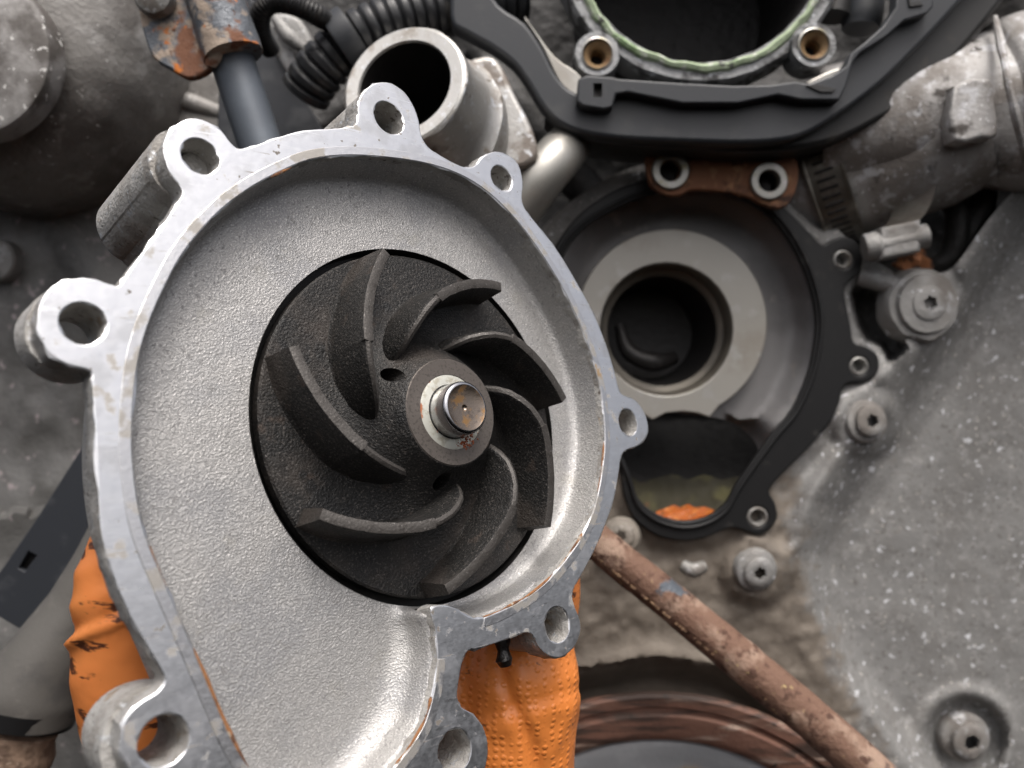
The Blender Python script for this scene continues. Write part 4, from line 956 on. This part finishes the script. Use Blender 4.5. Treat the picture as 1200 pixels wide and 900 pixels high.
# ------------------------------------------------------------------ rusty tube and crank pulley
rt = thing('rusty_tube', 'thin rusted steel tube running diagonally above the pulley', 'tube', tuple(P(860, 760, 285)))
tube('tube_body', [P(640, 585, 290), P(715, 648, 287), P(790, 708, 285), P(870, 775, 282), P(950, 842, 279), P(1040, 922, 276), P(1110, 985, 274)], [6.6, 6.6, 6.8, 7.3, 7.4, 7.4, 7.4], 'rusty', rt, n=28, wob=0.45, ws=0.35)
vs = []; fs = []
for i in range(90):
    t = rnd.random() ** 1.2; a = rnd.gauss(0, 0.5)
    px_, py_ = 700 + 250 * t, 634 + 209 * t
    c = P(px_ - 9 + 3 * a, py_ + 12 + 3 * a, 287 - 8 * t - 5.2 + 0.8 * abs(a)); r = rnd.uniform(.35, 1.0); k = len(vs)
    for q_ in range(7): vs.append(c + Vector((r * math.cos(q_ * .9) * rnd.uniform(.7, 1.2), 0.5, r * math.sin(q_ * .9) * rnd.uniform(.7, 1.2))))
    vs.append(c + Vector((0, -r * 0.7, 0)))
    for q_ in range(7): fs.append([k + q_, k + (q_ + 1) % 7, k + 7])
rs_ = mesh('rust_scale', vs, fs, 'rustscale', rt, angle=80); rs_['kind'] = 'stuff'
settle(rt)
pu_ = thing('crank_pulley', 'large crank pulley with rusted grooved rim and blue grey face', 'pulley', tuple(P(770, 1144, 320)))
pk_ = 306 / FPX; pc = P(770, 1144, 306)
lathe('pulley_rim', [(272 * pk_, 3.4), (278 * pk_, 1.6), (284 * pk_, 1.0), (303 * pk_, 0.8), (306 * pk_, 2.6), (311 * pk_, 2.8), (314 * pk_, 1.2), (325 * pk_, 1.0), (328.5 * pk_, 2.0), (329 * pk_, 4.5), (300 * pk_, 12)], pc, (0, 1, 0), 'pulleyrust', pu_, n=200, wob=0.25)
lathe('pulley_face', [(274 * pk_, 2.4), (270 * pk_, 3.6), (262 * pk_, 3.4), (250 * pk_, 5), (100 * pk_, 8), (0, 8)], pc, (0, 1, 0), 'pulleyface', pu_, n=160)
settle(pu_)

# ------------------------------------------------------------------ gloved hand behind the pump
hand = thing('gloved_hand', 'hand in an orange textured rubber glove gripping the pump from behind', 'hand', tuple(P(430, 1150, 235)))
CAPS = [
 # chains of (x, y, depth, radius mm)
 [(440, 1250, 245, 29), (430, 1120, 232, 28), (440, 1000, 222, 27), (440, 860, 222, 22), (440, 760, 224, 16)],
 [(560, 1100, 236, 22), (592, 980, 228, 19), (594, 880, 224, 19), (606, 800, 222, 18), (612, 745, 224, 15)],
 [(500, 1000, 228, 24), (520, 860, 226, 21), (530, 760, 228, 16)],
 [(360, 1040, 218, 25), (360, 880, 214, 20), (380, 760, 215, 15)],
 [(612, 745, 224, 14.5), (630, 700, 230, 12.5), (634, 640, 236, 10.5), (600, 585, 232, 9.5), (560, 570, 222, 9)],
 [(540, 750, 228, 14), (550, 650, 240, 11.5), (520, 580, 242, 10.5), (480, 560, 232, 9.5)],
 [(450, 750, 226, 14), (460, 650, 240, 11.5), (440, 580, 246, 10.5), (410, 560, 244, 9.5)],
 [(385, 750, 217, 13.5), (370, 650, 230, 11.5), (350, 580, 238, 10.5), (330, 540, 236, 9.5)],
 [(330, 1000, 208, 23), (240, 940, 190, 20), (196, 868, 180, 16), (165, 800, 172, 13.2), (156, 735, 168, 11.6), (154, 690, 166, 11.2), (162, 645, 166, 10), (172, 615, 167, 9)],
]
vs = []; fs = []
def add_caps(ch):
    pts = [P(a, b, c) for a, b, c, r in ch]; rr = [c[3] for c in ch]
    q = smooth_poly(pts, False, sub=6); r2 = []
    for i in range(len(pts) - 1):
        for k in range(6): r2.append(rr[i] + (rr[i + 1] - rr[i]) * k / 6)
    r2.append(rr[-1])
    # rounded ends
    t0 = (q[0] - q[1]).normalized(); t1 = (q[-1] - q[-2]).normalized()
    for f_ in (0.5, 0.85, 0.99):
        q.insert(0, pts[0] + t0 * (rr[0] * f_)); r2.insert(0, rr[0] * math.sqrt(1 - f_ * f_))
        q.append(pts[-1] + t1 * (rr[-1] * f_)); r2.append(rr[-1] * math.sqrt(1 - f_ * f_))
    u, v, w = basis(q[1] - q[0]); n = 24; k0 = len(vs)
    for i, p in enumerate(q):
        t = (q[min(i + 1, len(q) - 1)] - q[max(i - 1, 0)]).normalized()
        u = (u - t * u.dot(t)).normalized(); v = t.cross(u)
        for k in range(n):
            a = 2 * math.pi * k / n; vs.append(p + (u * math.cos(a) + v * math.sin(a)) * r2[i])
    for i in range(len(q) - 1):
        for k in range(n): fs.append([k0 + i * n + k, k0 + i * n + (k + 1) % n, k0 + (i + 1) * n + (k + 1) % n, k0 + (i + 1) * n + k])
    fs.append([k0 + k for k in range(n)][::-1]); fs.append([k0 + (len(q) - 1) * n + k for k in range(n)])
for ch in CAPS: add_caps(ch)
gl = mesh('glove', vs, fs, 'glove', hand)
md = gl.modifiers.new('r', 'REMESH'); md.mode = 'VOXEL'; md.voxel_size = 1.1 * S
md = gl.modifiers.new('s', 'SMOOTH'); md.factor = 0.5; md.iterations = 14
dg = bpy.context.evaluated_depsgraph_get(); dg.update()
me = bpy.data.meshes.new_from_object(gl.evaluated_get(dg)); gl.modifiers.clear(); gl.data = me
me.shade_smooth()
# glove creases: folds across the thumb base and slack rubber along the outer edge
vn = [Vector(v.normal) for v in me.vertices]
for v, nn in zip(me.vertices, vn):
    c = v.co / S
    px = 600 + FPX * c.x / c.y; py = 450 - FPX * c.z / c.y
    wr = 0.0
    if px < 330 and 560 < py < 960:
        s = py + 0.35 * (px - 100) + 14 * mnoise.noise(c * 0.05)
        amp = 0.55 + 0.7 * mnoise.noise(Vector((c.x, c.y, 3)) * 0.07)
        wr += amp * (0.7 * math.exp(-((s - 660) / 11) ** 2) + 0.6 * math.exp(-((s - 702) / 9) ** 2) + 1.9 * math.exp(-((s - 746) / 6) ** 2) - 1.0 * math.exp(-((s - 731) / 8) ** 2) + 0.4 * math.exp(-((s - 790) / 14) ** 2))
        wr += 0.35 * mnoise.noise(Vector((c.x * .05, c.y * .05, c.z * .09)))
    if px > 480:
        q_ = px - 0.25 * (py - 800)
        wr += -1.6 * math.exp(-((q_ - 598 - 8 * math.sin(py * .03)) / 9) ** 2) * (py > 700) - 0.45 * math.exp(-((py + 0.3 * px - 1010) / 7) ** 2) + 0.25 * math.exp(-((py + 0.3 * px - 1030) / 10) ** 2)
        wr += 0.55 * mnoise.noise(Vector((c.x * 0.10, c.y * 0.1, c.z * 0.05))) + 0.5 * mnoise.noise(c * 0.16)
    v.co = (c + nn * wr) * S
me.materials.clear(); me.materials.append(M['glove']); me.materials.append(M['glovesmooth'])
for p_ in me.polygons:
    c = p_.center / S
    if 600 + FPX * c.x / c.y < 330: p_.material_index = 1
me.shade_smooth()
tube('sleeve_cuff', [P(438, 1235, 244), P(445, 1330, 255), P(455, 1500, 275)], [33, 36, 42], 'sleeve', hand, n=32, wob=1.5)
settle(hand)
